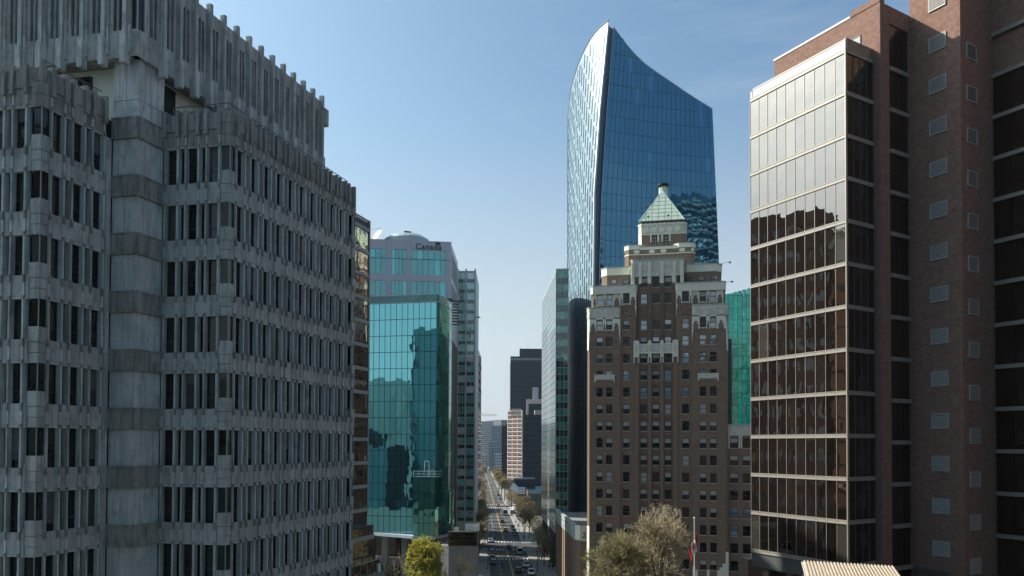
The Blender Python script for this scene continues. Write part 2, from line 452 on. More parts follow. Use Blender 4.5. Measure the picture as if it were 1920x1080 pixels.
M['lamp_warm'] = emit('lit_soffit_lamp', (1.0, 0.68, 0.32), 1.6)
M['tail'] = plain('tail_lamp', (0.45, 0.01, 0.01), 0.3)
M['head'] = plain('head_lamp', (0.7, 0.7, 0.68), 0.2)

# ------------------------------------------------------------------ facade helpers
PM = {}
def pane_mesh(w, h, mat, th=0.06):
    k = (round(w, 3), round(h, 3), mat.name, th)
    if k not in PM:
        b = MB(); b.box(0, k[0], 0, th, 0, k[1]); PM[k] = b.mesh('pane', mat)
    return PM[k]
BUD = {}
def panes(T, F, xs, zs, mat, y=-0.05, gap=0.08, name='pane', th=0.06, limit=300, rest=None):
    """one object per pane up to the limit, then one joined part"""
    key = (T.name, name)
    mb = None
    for k in range(len(zs) - 1):
        z0, z1 = sorted((zs[k], zs[k + 1]))
        for i in range(len(xs) - 1):
            x0, x1 = xs[i], xs[i + 1]
            m_ = mat(i, k) if callable(mat) else mat
            if BUD.get(key, 0) < limit:
                BUD[key] = BUD.get(key, 0) + 1
                F.put(name, pane_mesh(x1 - x0 - gap, z1 - z0 - gap, m_, th), T, x0 + gap / 2, y, z0 + gap / 2)
            else:
                if mb is None: mb = (MB(), [])
                if m_ not in mb[1]: mb[1].append(m_)
                mb[0].box(x0 + gap / 2, x1 - gap / 2, y, y + th, z0 + gap / 2, z1 - gap / 2, mb[1].index(m_))
    if mb: F.put(rest or 'glazing', mb[0].mesh('glazing', mb[1]), T, kind='stuff')
def frange(a, b, n): return [a + (b - a) * i / n for i in range(n + 1)]
def wall_open(mb, x0, x1, z0, z1, cols, rows, y0=0.0, y1=0.3, mi=0):
    """wall with recessed openings: cols [(a,b)], rows [(zbottom,ztop)]"""
    cur = x0
    for a, b in sorted(cols):
        if a > cur: mb.box(cur, a, y0, y1, z0, z1, mi)
        cz = z0
        for zb, zt in sorted(rows):
            if zb > cz: mb.box(a, b, y0, y1, cz, zb, mi)
            cz = zt
        if z1 > cz: mb.box(a, b, y0, y1, cz, z1, mi)
        cur = b
    if x1 > cur: mb.box(cur, x1, y0, y1, z0, z1, mi)
WM = {}
def sash_window(T, F, x0, x1, z0, z1, y, rng, styles):
    """window > frame mesh with sill, two sash panes as sub-parts"""
    wd, ht = round(x1 - x0, 2), round(z1 - z0, 2)
    k = (wd, ht)
    if k not in WM:
        b = MB(); f = 0.09
        b.box(0, f, 0, .12, 0, ht); b.box(wd - f, wd, 0, .12, 0, ht); b.box(f, wd - f, 0, .12, ht - f, ht); b.box(f, wd - f, 0, .12, 0, f)
        b.box(f, wd - f, -.01, .12, ht * .5 - .05, ht * .5 + .05)
        b.box(-.12, wd + .12, -.26, .02, -.16, -.02, 1)
        WM[k] = b.mesh('window', [M['window_frame'], M['sill']])
    o = F.put('window', WM[k], T, x0, y, z0)
    up, lo = styles(rng)
    for nm, zz, mt in (('upper_pane', ht * .5 + .05, up), ('lower_pane', .09, lo)):
        link('pane', pane_mesh(wd - .18, ht * .5 - .14, mt, 0.04), o, (.09, .05 if nm[0] == 'u' else .07, zz))
    return o

# ------------------------------------------------------------------ the setting: ground, street, hills
ST0 = Vector((0.6, 215.0)); STD = Vector((-0.041963, 0.99912))
STREET = Face((ST0.x - STD.x * 215, 0), d=STD)      # x along the street (away from the harbour), y to the left
def srect(mb, a, b, l, r, z, mi=0):
    """rectangle on the street: a..b along, l..r across (right positive)"""
    q = [STREET.W(a, -l, z), STREET.W(a, -r, z), STREET.W(b, -r, z), STREET.W(b, -l, z)]
    mb.face(q, mi)
def sbox(mb, a, b, l, r, z0, z1, mi=0):
    q = [STREET.W(a, -l, 0)[:2], STREET.W(a, -r, 0)[:2], STREET.W(b, -r, 0)[:2], STREET.W(b, -l, 0)[:2]]
    mb.prism(q, z0, z1, mi)
g = MB(); g.face([(-6900, -6900, -0.02), (6900, -6900, -0.02), (6900, 6900, -0.02), (-6900, 6900, -0.02)])
link('ground', g.mesh('ground', M['ground']), kind='structure')
g = MB(); srect(g, 60, 1700, -6.3, 6.3, 0.0)
link('road', g.mesh('road', M['asphalt']), kind='structure')
CROSS = [(272, 286), (452, 468), (640, 656), (830, 846)]     # cross streets
g = MB()
for a, b in CROSS: srect(g, a, b, -240, -6.3, 0.0); srect(g, a, b, 6.3, 240, 0.0)
link('cross_street', g.mesh('cross_street', M['asphalt']), kind='structure')
g = MB()
edges = [60] + [v for ab in CROSS for v in ab] + [1700]
for i in range(0, len(edges), 2):
    a, b = edges[i], edges[i + 1]
    for l, r, k0, k1 in ((6.45, 13.5, 6.3, 6.45), (-13.5, -6.45, -6.45, -6.3)):
        sbox(g, a, b, l, r, 0, 0.15, 0); sbox(g, a, b, k0, k1, 0, 0.152, 1)
link('pavement', g.mesh('pavement', [M['pave'], M['kerb']]), kind='structure')
g = MB()
for i in range(0, len(edges), 2):
    a, b = edges[i], edges[i + 1]
    for off in (-0.22, 0.10): srect(g, a + 2, b - 2, off, off + 0.14, 0.004, 1)
    t = a + 4
    while t < min(b - 6, 700):
        for off in (-3.3, 3.3): srect(g, t, t + 2.2, off - 0.06, off + 0.06, 0.004, 0)
        t += 7
for zc in (246.0, 268.0, 290.0, 448.0, 472.0):
    x = -5.6
    while x < 5.8:
        srect(g, zc, zc + 3.0, x, x + 0.5, 0.004, 0); x += 1.1
link('road_markings', g.mesh('road_markings', [M['paint_white'], M['paint_yellow']]), kind='structure')
def ridge(name, r0, a0, a1, h, seed, n=90, depth=900):
    rr = random.Random(seed); ph = [rr.uniform(0, 6.28) for _ in range(7)]
    b = MB(); rows = []
    for j in range(5):
        row = []
        for i in range(n + 1):
            a = a0 + (a1 - a0) * i / n
            k = sum(sin(a * f + p_) / f ** .75 for f, p_ in zip((3, 7, 13, 29, 53, 97, 151), ph)) * 0.28
            zz = max(0, h * (0.72 + k)) * (0, .45, .8, 1.0, .6)[j] + (rr.uniform(-.03, .03) * h if j else -5)
            R_ = r0 + depth * j
            row.append((R_ * sin(a), R_ * cos(a), zz))
        rows.append(row)
    for j in range(4):
        for i in range(n): b.face([rows[j][i], rows[j][i + 1], rows[j + 1][i + 1], rows[j + 1][i]])
    link(name, b.mesh(name, M['hill'], True), kind='structure')
ridge('hills', 4600, -0.6, 0.5, 225, 4, 70, 300)
ridge('mountains', 3900, pi - 1.35, pi + 1.35, 570, 9, 220, 350)

# ------------------------------------------------------------------ concrete office building on the left
UA = Vector((0.28441, 0.9587)); UB = Vector((0.977, -0.2136))
P1, P2, P3, P4, P5, P6 = [Vector(v) for v in ((-27.51, 46.25), (-25.97, 51.44), (-24.13, 51.03), (-23.46, 53.26), (-18.62, 52.2), (-13.67, 68.9))]
T = thing('concrete_office_building', 'grey stained concrete office building with deep slot windows and toothed top floor', 'building', (-24, 53, 0))
HEAD = [54.67 - 3.75 * k for k in range(10)]
WH, SP = 2.36, 1.39          # window height, spandrel height
def fin(b, x0, x1, z0, z1, mi=0, f=0.06, yb=0.26, yf=-0.10):
    """pier tapering towards its narrow front edge"""
    c = (x0 + x1) / 2; h = f
    b.prism([(x0, yb), (c - h, yf), (c + h, yf), (x1, yb)], z0, z1, mi)
def bay_mesh(wd, slot):
    b = MB()
    b.box(0, wd, 0.0, 0.6, -WH - SP, -WH)                          # spandrel
    b.box(0, wd, -0.035, 0.0, -WH - SP, -WH - SP + 0.07, 1)         # drip lip over the window below
    for x0, x1 in ((0.03, 0.27), (0.98, 1.22)):
        fin(b, x0, x1, -WH, 0.0, 0 if x0 < .5 else 1)
        c = (x0 + x1) / 2
        b.box(c - 0.07, c + 0.07, -0.16, 0.02, -0.02, 0.20, 2)          # tooth lapping the spandrel above
        b.box(c - 0.07, c + 0.07, -0.16, 0.02, -WH - 0.42, -WH + 0.05, 2) # tooth hanging over the sill
        b.box(c - 0.055, c + 0.055, -0.07, 0.0, -WH - SP + 0.2, -WH - 0.42, 1)
    if slot: b.box(1.25, 1.54, 0.18, 0.6, -WH - 0.1, -WH + 0.02)
    return b.mesh('precast_bay', [M['conc'], M['conc_pale'], M['conc_stained']])
BAY = {True: bay_mesh(1.54, True), False: bay_mesh(1.25, False)}
b = MB(); b.box(.25, 1.0, .22, .26, -WH, 0, 0); b.box(.25, 1.0, .19, .23, -WH * .70, -WH * .70 + .05, 1); b.box(.25, .29, .19, .24, -WH, 0, 1); b.box(.96, 1.0, .19, .24, -WH, 0, 1)
WIN = b.mesh('window', [M['dark_glass'], M['frame_dark']])
WINB = []
for hb in (.3, .55, .8):
    bb = MB(); bb.v = list(b.v); bb.f = list(b.f); bb.m = list(b.m); bb.box(.29, .96, .205, .222, -WH * hb, 0, 2)
    WINB.append(bb.mesh('window', [M['dark_glass'], M['frame_dark'], M['blind_grey']]))
rwin = random.Random(17)
b = MB(); b.box(1.25, 1.54, .42, .46, -WH, 0, 0)
SLOT = b.mesh('slot_window', [M['dark_glass']])
def parapet_mesh(wd):
    b = MB()
    b.box(0, wd, 0.0, 0.6, 0.0, 1.15); b.box(0.02, wd - .02, -0.07, 0.5, 1.17, 2.25)
    b.box(0, wd, -0.035, 0.0, 0.0, 0.07, 1)
    for c in (0.15, 1.10):
        b.box(c - .12, c + .12, -.24, .45, 0.80, 2.52); b.box(c - .055, c + .055, -.08, 0.02, 0.2, 0.80, 1)
    return b.mesh('parapet_panel', [M['conc_stained'], M['conc_pale']])
PAR = {True: parapet_mesh(1.54), False: parapet_mesh(1.25)}
def corner_block_mesh():
    b = MB(); s = 0.62
    for z0, z1, e in ((-WH - SP, -WH - SP + .58, 0.03), (-WH - SP + .61, -WH - SP + 1.2, 0.05), (-WH - SP + 1.23, -WH + 0.72, 0.07)):
        b.box(-s, e, -e, s, z0, z1)
    b.box(-s - .05, -s, -.12, .5, -WH - SP, -WH + .3)
    return b.mesh('corner_block', M['conc'])
# corner pieces are built in the frame of the face that ends at the corner (x<0 is along the face, y>0 inward)
CB = corner_block_mesh()
b = MB(); b.box(-.56, 0.0, 0.0, .56, -WH + .72, 0.0); CW = b.mesh('corner_window', M['dark_glass'])
b = MB(); b.box(-.03, .02, -.02, .03, -WH + .72, 0.0); CM = b.mesh('corner_mullion', M['steel'])
b = MB()
for z0, z1 in ((0, .75), (.78, 1.5), (1.53, 2.3)): b.box(-.62, .05, -.05, .62, z0, z1)
CP = b.mesh('corner_parapet', M['conc_stained'])
b = MB(); b.box(-.62, 0.05, -.05, .62, 0, 2.2)
FA1, FB1, FA2 = Face(P5, P6), Face(P4, P5), Face(P1, P2)
FB0 = Face(P1 - UB * 8.0, P1)
def run_bays(F, x0, n, last_slot=True):
    for k, h in enumerate(HEAD):
        for i in range(n):
            x = x0 + 1.54 * i; s_ = last_slot or i < n - 1
            F.put('precast_bay', BAY[s_], T, x, 0, h)
            F.put('window', WIN if rwin.random() > .16 else rwin.choice(WINB), T, x, 0, h)
            if s_: F.put('slot_window', SLOT, T, x, 0, h)
    for i in range(n):
        s_ = last_slot or i < n - 1
        F.put('parapet_panel', PAR[s_], T, x0 + 1.54 * i, 0, HEAD[0])
run_bays(FA1, 0.47, 11); run_bays(FB1, 0.03, 3, False); run_bays(FA2, 0.50, 3, False); run_bays(FB0, 8.0 - 0.56 - 1.54 * 4, 4)
for F, L_ in ((FB1, FB1.len), (FB0, 8.0), (FA1, FA1.len)):
    for h in HEAD:
        F.put('corner_block', CB, T, L_, 0, h); F.put('corner_window', CW, T, L_, 0.06, h); F.put('corner_mullion', CM, T, L_, 0.02, h)
    F.put('corner_parapet', CP, T, L_, 0, HEAD[0])
b = MB(); b.box(0, 0.42, -.08, .5, -WH - SP, 0.0)
FILL = b.mesh('pier', M['conc'])
for h in HEAD: FA2.put('pier', FILL, T, 5.12 - .29 + .0, 0, h)
# shaft between the wings
FS1, FS2 = Face(P2, P3), Face(P3, P4)
def shaft_panel(wd, h, n, mat):
    b = MB(); st_ = wd / n
    for i in range(n): b.box(i * st_ + .012, (i + 1) * st_ - .012, 0 if i % 2 else .012, .4, .012, h - .012)
    b.box(0, wd, .05, .4, 0, h)
    return b.mesh('shaft_panel', mat)
for F, n in ((FS1, 4), (FS2, 4)):
    pm = shaft_panel(F.len, WH, n, M['conc_pale']); tp = shaft_panel(F.len, 1.1, n, M['conc_pale']); tq = shaft_panel(F.len, 2.75, n, M['conc_pale'])
    bd = MB(); bd.box(-.0, F.len, -.14, .4, 0, SP); bd.box(0, F.len, -.20, -.14, SP - .1, SP)
    bd.box((F.len - .35) if F is FS1 else .02, (F.len - .05) if F is FS1 else .3, -.22, -.14, 0, SP - .1)
    bm_ = bd.mesh('shaft_band', M['conc_stained'])
    for h in HEAD:
        F.put('shaft_panel', pm, T, 0, 0, h - WH); F.put('shaft_band', bm_, T, 0, 0, h)
    F.put('shaft_panel', tp, T, 0, 0, HEAD[0] + SP + .02); F.put('shaft_panel', tq, T, 0, 0, HEAD[0] + SP + 1.14)
# core behind the panels, plain storeys below the frame
b = MB(); q = lambda p, a=0, c=0: (p + UA * a + UB * c)
poly = [q(P1 - UB * 8, .62), q(P1, .62, -.62), q(P2, .62, -.62), q(P3, .62, -.62), q(P4, .62, -.62), q(P5, .62, -.62), q(P6, 0, -.62), P6 - UB * 34, P1 - UB * 8 + UA * 20]
poly = [p_.to_2d()[:] for p_ in poly]
b.prism(poly, 0.0, 56.2)
link('core', b.mesh('core', M['blackout']), T, T.location)
b2 = MB(); zlow = HEAD[-1] - WH - SP
for F, a0, a1 in ((FA1, 0, FA1.len), (FB1, 0, FB1.len), (FA2, 0, FA2.len), (FB0, 0, 8.0), (FS1, 0, FS1.len), (FS2, 0, FS2.len)):
    pts = [F.W(a0, -.02, 0)[:2], F.W(a1, -.02, 0)[:2], F.W(a1, .6, 0)[:2], F.W(a0, .6, 0)[:2]]
    b2.prism(pts, 0, zlow - .02)
me = b2.mesh('lower_wall', M['conc']); o = link('lower_wall', me, T, (0, 0, 0)); o.location = -WPOS[T.name]
KC = [c for c in COL.objects if c.name == 'core'][0]; KC.location = -WPOS[T.name]
# roof railings behind the parapet
b = MB()
for F, a0, a1 in ((FA1, .5, 17), (FB1, .3, 4.6), (FA2, .5, 5)):
    for hz in (57.35, 57.75):
        b.tube(F.W(a0, .55, hz), F.W(a1, .55, hz), .035, .035, 5)
    n = int((a1 - a0) / 1.54)
    for i in range(n + 1): b.tube(F.W(a0 + 1.54 * i, .55, 56.2), F.W(a0 + 1.54 * i, .55, 57.75), .03, .03, 4)
o = link('railing', b.mesh('railing', M['rail']), T); o.location = -WPOS[T.name]
# upper block on top, overhanging the shaft
U0 = P3 - UA * 0.55 + UB * 0.3
U1 = U0 + UA * 22.97
UF, UG = Face(U0, U1), Face(U0 - UB * 12.6, U0)
ZB, ZT = 59.75, 66.25
def upper_mesh():
    b = MB(); wd = 1.575
    for x0, x1 in ((0, .22), (.50, .62), (.90, 1.13)): b.box(x0, x1, 0, .5, ZB, ZT)
    for x0, x1 in ((.22, .50), (.62, .90)):
        b.box(x0, x1, 0, .5, ZB, 61.5); b.box(x0, x1, 0, .5, 65.2, ZT); b.box(x0, x1, .22, .5, 61.5, 65.2, 1)
    b.box(1.13, wd, .02, .5, ZB, ZT)
    b.box(1.14, 1.42, -.34, .05, ZB + 1.3, ZT + .42); b.box(1.42, 1.56, -.16, .03, ZB + 2.0, ZT - 1.0)
    b.box(1.09, 1.44, -.46, .05, ZB - .55, ZB + 1.3, 2); b.box(1.46, wd, -.2, .03, ZB + .2, ZB + 2.0, 2)
    b.box(.50, .56, -.03, 0, ZB, ZT)
    return b.mesh('upper_panel', [M['conc'], M['dark_glass'], M['conc_pale']])
UM = upper_mesh()
for F, x0, n in ((UF, .85, 14), (UG, 12.6 - .45 - 1.575 * 7, 7)):
    for i in range(n): F.put('upper_panel', UM, T, x0 + i * 1.575, 0, 0)
b = MB()
b.box(0, .85, 0, .5, ZB, 61.5); b.box(0, .85, 0, .5, 65.2, ZT); b.box(.62, .85, 0, .5, 61.5, 65.2); b.box(.04, .62, .1, .5, 61.5, 65.2, 1); b.box(-.02, .05, -.02, .06, 61.5, 65.2)
UF.put('corner_panel', b.mesh('corner_panel', [M['conc'], M['dark_glass']]), T)
b = MB()
b.box(-.45, -.001, .001, .5, ZB, 61.5); b.box(-.45, -.001, .001, .5, 65.2, ZT); b.box(-.45, -.04, .1, .5, 61.5, 65.2, 1)
UG.put('corner_panel', b.mesh('corner_panel', [M['conc'], M['dark_glass']]), T, 12.6)
b = MB(); b.prism([UF.W(.4, .5, 0)[:2], UF.W(22.9, .5, 0)[:2], UF.W(22.9, 14, 0)[:2], UG.W(0, 22, 0)[:2], UG.W(0, .5, 0)[:2]], ZB + .02, ZT - .15)
b.prism([UF.W(22.9, 0, 0)[:2], UF.W(22.97, 0, 0)[:2], UF.W(22.97, 14, 0)[:2], UF.W(22.9, 14, 0)[:2]], ZB, ZT)
o = link('upper_core', b.mesh('upper_core', M['conc_stained']), T); o.location = -WPOS[T.name]
b = MB(); b.box(22.6, 23.35, -.45, .5, 64.1, 65.6); b.box(22.4, 23.9, -.1, .8, 57.5, 60.4)
UF.put('end_bracket', b.mesh('end_bracket', M['conc']), T)
# pale walls under the overhang, with louvred openings
b = MB(); b.box(2.3, 22, 1.1, 1.4, 56.2, ZB + .02); UF.put('recess_wall', b.mesh('recess_wall', M['cream']), T)
b = MB(); b.box(0, 10.4, 1.3, 1.6, 56.2, ZB + .02); UG.put('recess_wall', b.mesh('recess_wall', M['cream']), T)
def louvre_mesh(wd, h, n, dark, slat, tilt=.5, fr=.05):
    b = MB(); b.box(0, wd, .06, .1, 0, h, 0)
    for x0, x1, z0, z1 in ((-fr, 0, -fr, h + fr), (wd, wd + fr, -fr, h + fr), (0, wd, -fr, 0), (0, wd, h, h + fr)): b.box(x0, x1, -.05, .1, z0, z1, 1)
    st_ = h / n
    for i in range(n):
        z0 = (i + .15) * st_; d = st_ * tilt
        b.slab([(0, -.04, z0), (wd, -.04, z0), (wd, -.04, z0 + .045), (0, -.04, z0 + .045)][::1], [(0, .05, z0 + d), (wd, .05, z0 + d), (wd, .05, z0 + d + .045), (0, .05, z0 + d + .045)], 1)
    return b.mesh('louvre', [dark, slat])
UF.put('louvre', louvre_mesh(1.6, 2.6, 16, M['blackout'], M['frame_dark']), T, 3.1, 1.0, 56.9)
UG.put('louvre', louvre_mesh(2.6, 1.6, 8, M['blackout'], M['frame_dark']), T, 5.6, 1.2, 57.7)
# antenna on the wing roof
b = MB(); b.tube((0, 0, 0), (0, 0, 2.6), .025, .012, 5); b.tube((-.5, 0, 1.1), (.6, 0, 1.0), .012, .012, 4); b.tube((-.25, 0, 1.5), (.25, 0, 1.5), .01, .01, 4)
single('roof_antenna', b.mesh('roof_antenna', M['rail']), 'thin whip antenna on the concrete building roof end', 'antenna', FA1.W(14.8, 1.5, 56.2))

# ------------------------------------------------------------------ brown brick and bronze glass tower on the right
VL = Vector((-0.45668, 0.88963)); VR = Vector((0.847, 0.53159))
K0, K1, K2 = Vector((24.06, 80.39)), Vector((29.39, 70.0)), Vector((32.67, 72.06))
B1 = Vector((33.05, 71.32)); B2 = Vector((36.88, 73.72)); B3 = Vector((39.14, 69.32)); B4 = Vector((43.55, 72.09))
B5 = B4 - VL * 30.0
T = thing('brick_and_glass_tower', 'red brown brick tower with bronze glass corner box and rows of louvres', 'building', (32, 76, 0))
FG, FGS, FP, FL, FL2, FR = Face(K0, K1), Face(K1, K2), Face(B1, B2), Face(B2, B3), Face(B3, B4), Face(B4, B5)
BANDS = [70.2 - 3.785 * k for k in range(13)]
BH = 0.36
def band(F, x0, x1, z, n, mat, T=T):
    b = MB(); st_ = (x1 - x0) / n
    for i in range(n): b.box(x0 + i * st_ + .012, x0 + (i + 1) * st_ - .012, -.10, .1, 0, BH)
    b.box(x0, x1, -.13, -.10, BH - .07, BH); b.box(x0, x1, -.13, -.10, 0, .06)
    F.put('spandrel_band', b.mesh('spandrel_band', mat), T, 0, 0, z - BH)
GL, GW = FG.len, FGS.len
xs = frange(0, GL, 10)
for k, z in enumerate(BANDS):
    band(FG, 0, GL, z, 10, M['tan_metal']); band(FGS, 0.02, GW, z, 4, M['tan_metal'])
    if k < 12:
        panes(T, FG, xs, [z - 3.785, z - BH], M['bronze_glass'], y=-.02, gap=.05, th=.05)
        panes(T, FGS, frange(0, GW, 4), [z - 3.785, z - BH], M['bronze_glass_side'], y=-.02, gap=.05, th=.05)
b = MB()
for x in xs: b.box(x - .022, x + .022, -.06, .02, BANDS[-1], BANDS[0] - BH)
b.box(GL - .06, GL + .05, -.12, .1, BANDS[-1] - 1.6, 71.1)
FG.put('mullions', b.mesh('mullions', M['tan_metal_dark']), T)
b = MB()
for x in frange(0, GW, 4)[1:]: b.box(x - .035, x + .035, -.07, .02, BANDS[-1], BANDS[0] - BH)
FGS.put('mullions', b.mesh('mullions', M['grey_panel']), T)
b = MB(); st_ = GL / 10
for i in range(10): b.box(max(.35, i * st_ + .01), (i + 1) * st_ - .01, .0, .25, 70.21, 71.0)
b.box(.3, GL, -.04, .3, 71.0, 71.1)
FG.put('parapet', b.mesh('parapet', M['pale_clad']), T)
b = MB(); b.box(.02, .28, -.03, .25, 69.8, 70.9); FG.put('parapet', b.mesh('parapet', M['pale_clad']), T)
b = MB(); b.prism([v[:] for v in (K0 + VR * .08, K1 - VL * .0 + VR * .08 + VL * .08, K2 + VL * .08, K2 + VL * 11.6)], 24, 70.0)
o = link('glass_box_core', b.mesh('glass_box_core', M['blackout']), T); o.location = -WPOS[T.name]
# soffit panels under the box
b = MB()
for i in range(10): b.box(i * st_ + .01, (i + 1) * st_ - .01, -.02, .2, 23.0, BANDS[-1] - BH - .01)
FG.put('soffit_panel', b.mesh('soffit_panel', M['grey_panel']), T)
b = MB()
for i in range(4): b.box(i * GW / 4 + .01, (i + 1) * GW / 4 - .01, -.02, .2, 23.0, BANDS[-1] - BH - .01)
FGS.put('soffit_panel', b.mesh('soffit_panel', M['grey_panel']), T)
b = MB(); b.prism([v[:] for v in (K0 + VR * 1.5 - VL * .5, K1 + VR * 1.5 + VL * 1, K2 + VL * 1, K2 + VL * 11)], 0, 23.2)
o = link('base_wall', b.mesh('base_wall', M['stone_dark']), T); o.location = -WPOS[T.name]
for i in range(4):
    b = MB(); b.box(0, .9, 0.1, 1.0, 0, 23.0); FG.put('pillar', b.mesh('pillar', M['brown_brick']), T, 1.2 + i * 3.1, 0.1, 0)
# terrace glass rail
b = MB(); b.box(.05, 3.9, .0, .03, 70.25, 71.15, 0)
for x in frange(.05, 3.9, 3): b.box(x - .03, x + .03, -.02, .05, 70.2, 71.2, 1)
b.box(0.03, 3.95, -.02, .05, 71.15, 71.22, 1)
FGS.put('terrace_rail', b.mesh('terrace_rail', [M['grey_rail'], M['steel']]), T)
# brick block behind and above the glass box (frame along the glass direction)
BLk = K2 + VL * 11.91
FB = Face(BLk, B1)
b = MB(); b.box(0, FB.len, 0, .35, 0, 75.2); b.box(-.05, FB.len - 3.2, -.06, .4, 75.2, 75.38, 1); b.box(FB.len - 3.1, FB.len, -.05, .6, 75.2, 75.75)
FB.put('brick_wall', b.mesh('brick_wall', [M['brown_brick'], M['pale_clad']]), T)
b = MB(); b.box(0, .9, -.02, .02, 70.9, 73.0, 0); b.box(-.06, 0, -.05, .02, 70.9, 73.1, 1); b.box(.9, .96, -.05, .02, 70.9, 73.1, 1); b.box(0, .9, -.05, .02, 73, 73.1, 1)
FB.put('terrace_door', b.mesh('terrace_door', [M['bronze_glass'], M['frame_dark']]), T, FB.len - 3.0, -.02)
b = MB()
b.box(0, 1.35, 0, .35, 0, 75.2); b.box(1.35, FP.len, 0, .35, 73.6, 75.2); b.box(FP.len - .12, FP.len, 0, .35, 0, 73.6); b.box(1.35, FP.len - .12, 0, .35, 0, 22.5)
FP.put('brick_wall', b.mesh('brick_wall', M['brown_brick']), T)
b = MB(); b.box(1.35, FP.len - .12, .3, .5, 22, 73.7); FP.put('slot_core', b.mesh('slot_core', M['blackout']), T)
b = MB(); b.box(0, FL.len, 0, .35, 0, 84); FL.put('brick_wall', b.mesh('brick_wall', M['brown_brick']), T)
b = MB(); b.box(0, FL2.len, 0, .35, 0, 84); FL2.put('brick_wall', b.mesh('brick_wall', M['brown_brick']), T)
b = MB(); b.box(0, 30, 0.25, .6, 0, 84); b.box(0, 30, -.02, .25, 72.6, 84); b.box(8, 30, -.02, .25, 0, 72.6); FR.put('brick_wall', b.mesh('brick_wall', M['brown_brick']), T)
b = MB()
poly = [v[:] for v in (B1 + VL * .3 + VR * .3, B2 + VL * .3, B3 + VR * .33 + VL * .3, B4 + VR * .3, B5 + VR * .5, B5 + VR * 20, BLk + VR * 24, BLk + VR * .3)]
b.prism(poly, 0, 74.9); b.prism([v[:] for v in (B2 + VR * .3, B3 + VR * .33 + VL * .2, B4 + VR * .5, B5 + VR * .5, B5 + VR * 20, B2 + VR * 20)], 74.9, 83.9)
o = link('block_core', b.mesh('block_core', M['brown_brick']), T); o.location = -WPOS[T.name]
for z in BANDS:
    zz = z - .55
    band(FP, 1.4, FP.len - .15, zz, 3, M['tan_metal'])
    panes(T, FP, frange(1.4, FP.len - .15, 3), [zz - 3.785, zz - BH], M['bronze_glass_side'], y=.12, gap=.06, th=.05)
panes(T, FP, frange(1.4, FP.len - .15, 3), [BANDS[0] - .55, 73.55], M['bronze_glass_side'], y=.12, gap=.06, th=.05)
for z in BANDS + [BANDS[0] + 3.785]:
    zz = z - 1.3
    band(FR, 0.02, 8, zz, 5, M['tan_metal'])
    if z < 71: panes(T, FR, frange(.05, 8, 5), [zz - 3.785, zz - BH], M['bronze_glass_side'], y=.1, gap=.06, th=.05)
LA = louvre_mesh(1.55, 1.28, 8, M['blackout'], M['louvre_slat']); LB = louvre_mesh(1.5, 1.28, 8, M['blackout'], M['louvre_slat'])
for k in range(-1, 14):
    z = 70.75 - 3.785 * k
    FL.put('louvre', LA, T, 2.05, -.06, z)
    if k >= 0: FL2.put('louvre', LB, T, .95, -.06, z + 2.45 - 3.785)
b = MB(); b.box(.1, 3.6, -.2, .0, 23.6, 24.0); FL.put('vent_hood', b.mesh('vent_hood', M['grey_panel']), T)
FL.put('louvre', louvre_mesh(4.2, 2.4, 12, M['blackout'], M['grey_panel']), T, .4, -.06, 20.8)
FL2.put('louvre', louvre_mesh(4.2, 2.4, 12, M['blackout'], M['grey_panel']), T, .5, -.06, 20.0)

# ------------------------------------------------------------------ stepped art deco brick tower
MN = Vector((0.2136, 0.977))
T = thing('stepped_brick_tower', 'dark brown stepped brick tower with cream terracotta crowns and green pyramid roof', 'building', (30, 168, 0))
FM = Face((16.3, 170.0), d=UB)
MA = FM.a
def mput(name, mb, mats, **k): return FM.put(name, mb.mesh(name, mats), T, **k)
def chamfer(t0, t1, y0, y1, c, e=0.0):
    return [(t0 - e, y0 + c), (t0 + c - e * .4, y0 - e), (t1 - c + e * .4, y0 - e), (t1 + e, y0 + c), (t1 + e, y1), (t0 - e, y1)]
WT = [61.6 - 3.57 * k for k in range(18)]
ROWS = [(z - 2.02, z) for z in WT]
CL = [(1.62, 2.98), (3.66, 5.0)]; C3 = [(7.22, 8.58)]; CC = [(10.80, 12.2), (13.33, 14.75), (15.85, 17.25)]; C7 = [(19.42, 20.84)]; CR = [(22.98, 24.32), (25.03, 26.36)]
rw = random.Random(3)
def style_right(r):
    v = r.random()
    if v < .45: return M['pane_sky'], M['pane_sky']
    if v < .6: return M['pane_blind'], M['pane_dark']
    if v < .75: return M['pane_blind'], M['pane_sky']
    return M['pane_dark'], M['pane_dark']
def style_mid(r):
    v = r.random()
    if v < .25: return M['pane_sky'], M['pane_sky']
    if v < .45: return M['pane_blind'], M['pane_dark']
    if v < .6: return M['pane_sky'], M['pane_dark']
    return M['pane_dark'], M['pane_dark']
def style_low(r):
    v = r.random()
    if v < .42: return M['pane_blind'], M['pane_dark']
    if v < .5: return M['pane_blind'], M['pane_blind']
    if v < .62: return M['pane_red'], M['pane_red']
    if v < .72: return M['pane_blind'], M['pane_red']
    return M['pane_dark'], M['pane_dark']
def style(x, z):
    if z < 44: return style_low
    return style_right if x > 18 else style_mid
def mwins(cols, rows, y):
    for a, b_ in cols:
        for z0, z1 in rows: sash_window(T, FM, a, b_, z0, z1, y + .14, rw, style(a, z0))
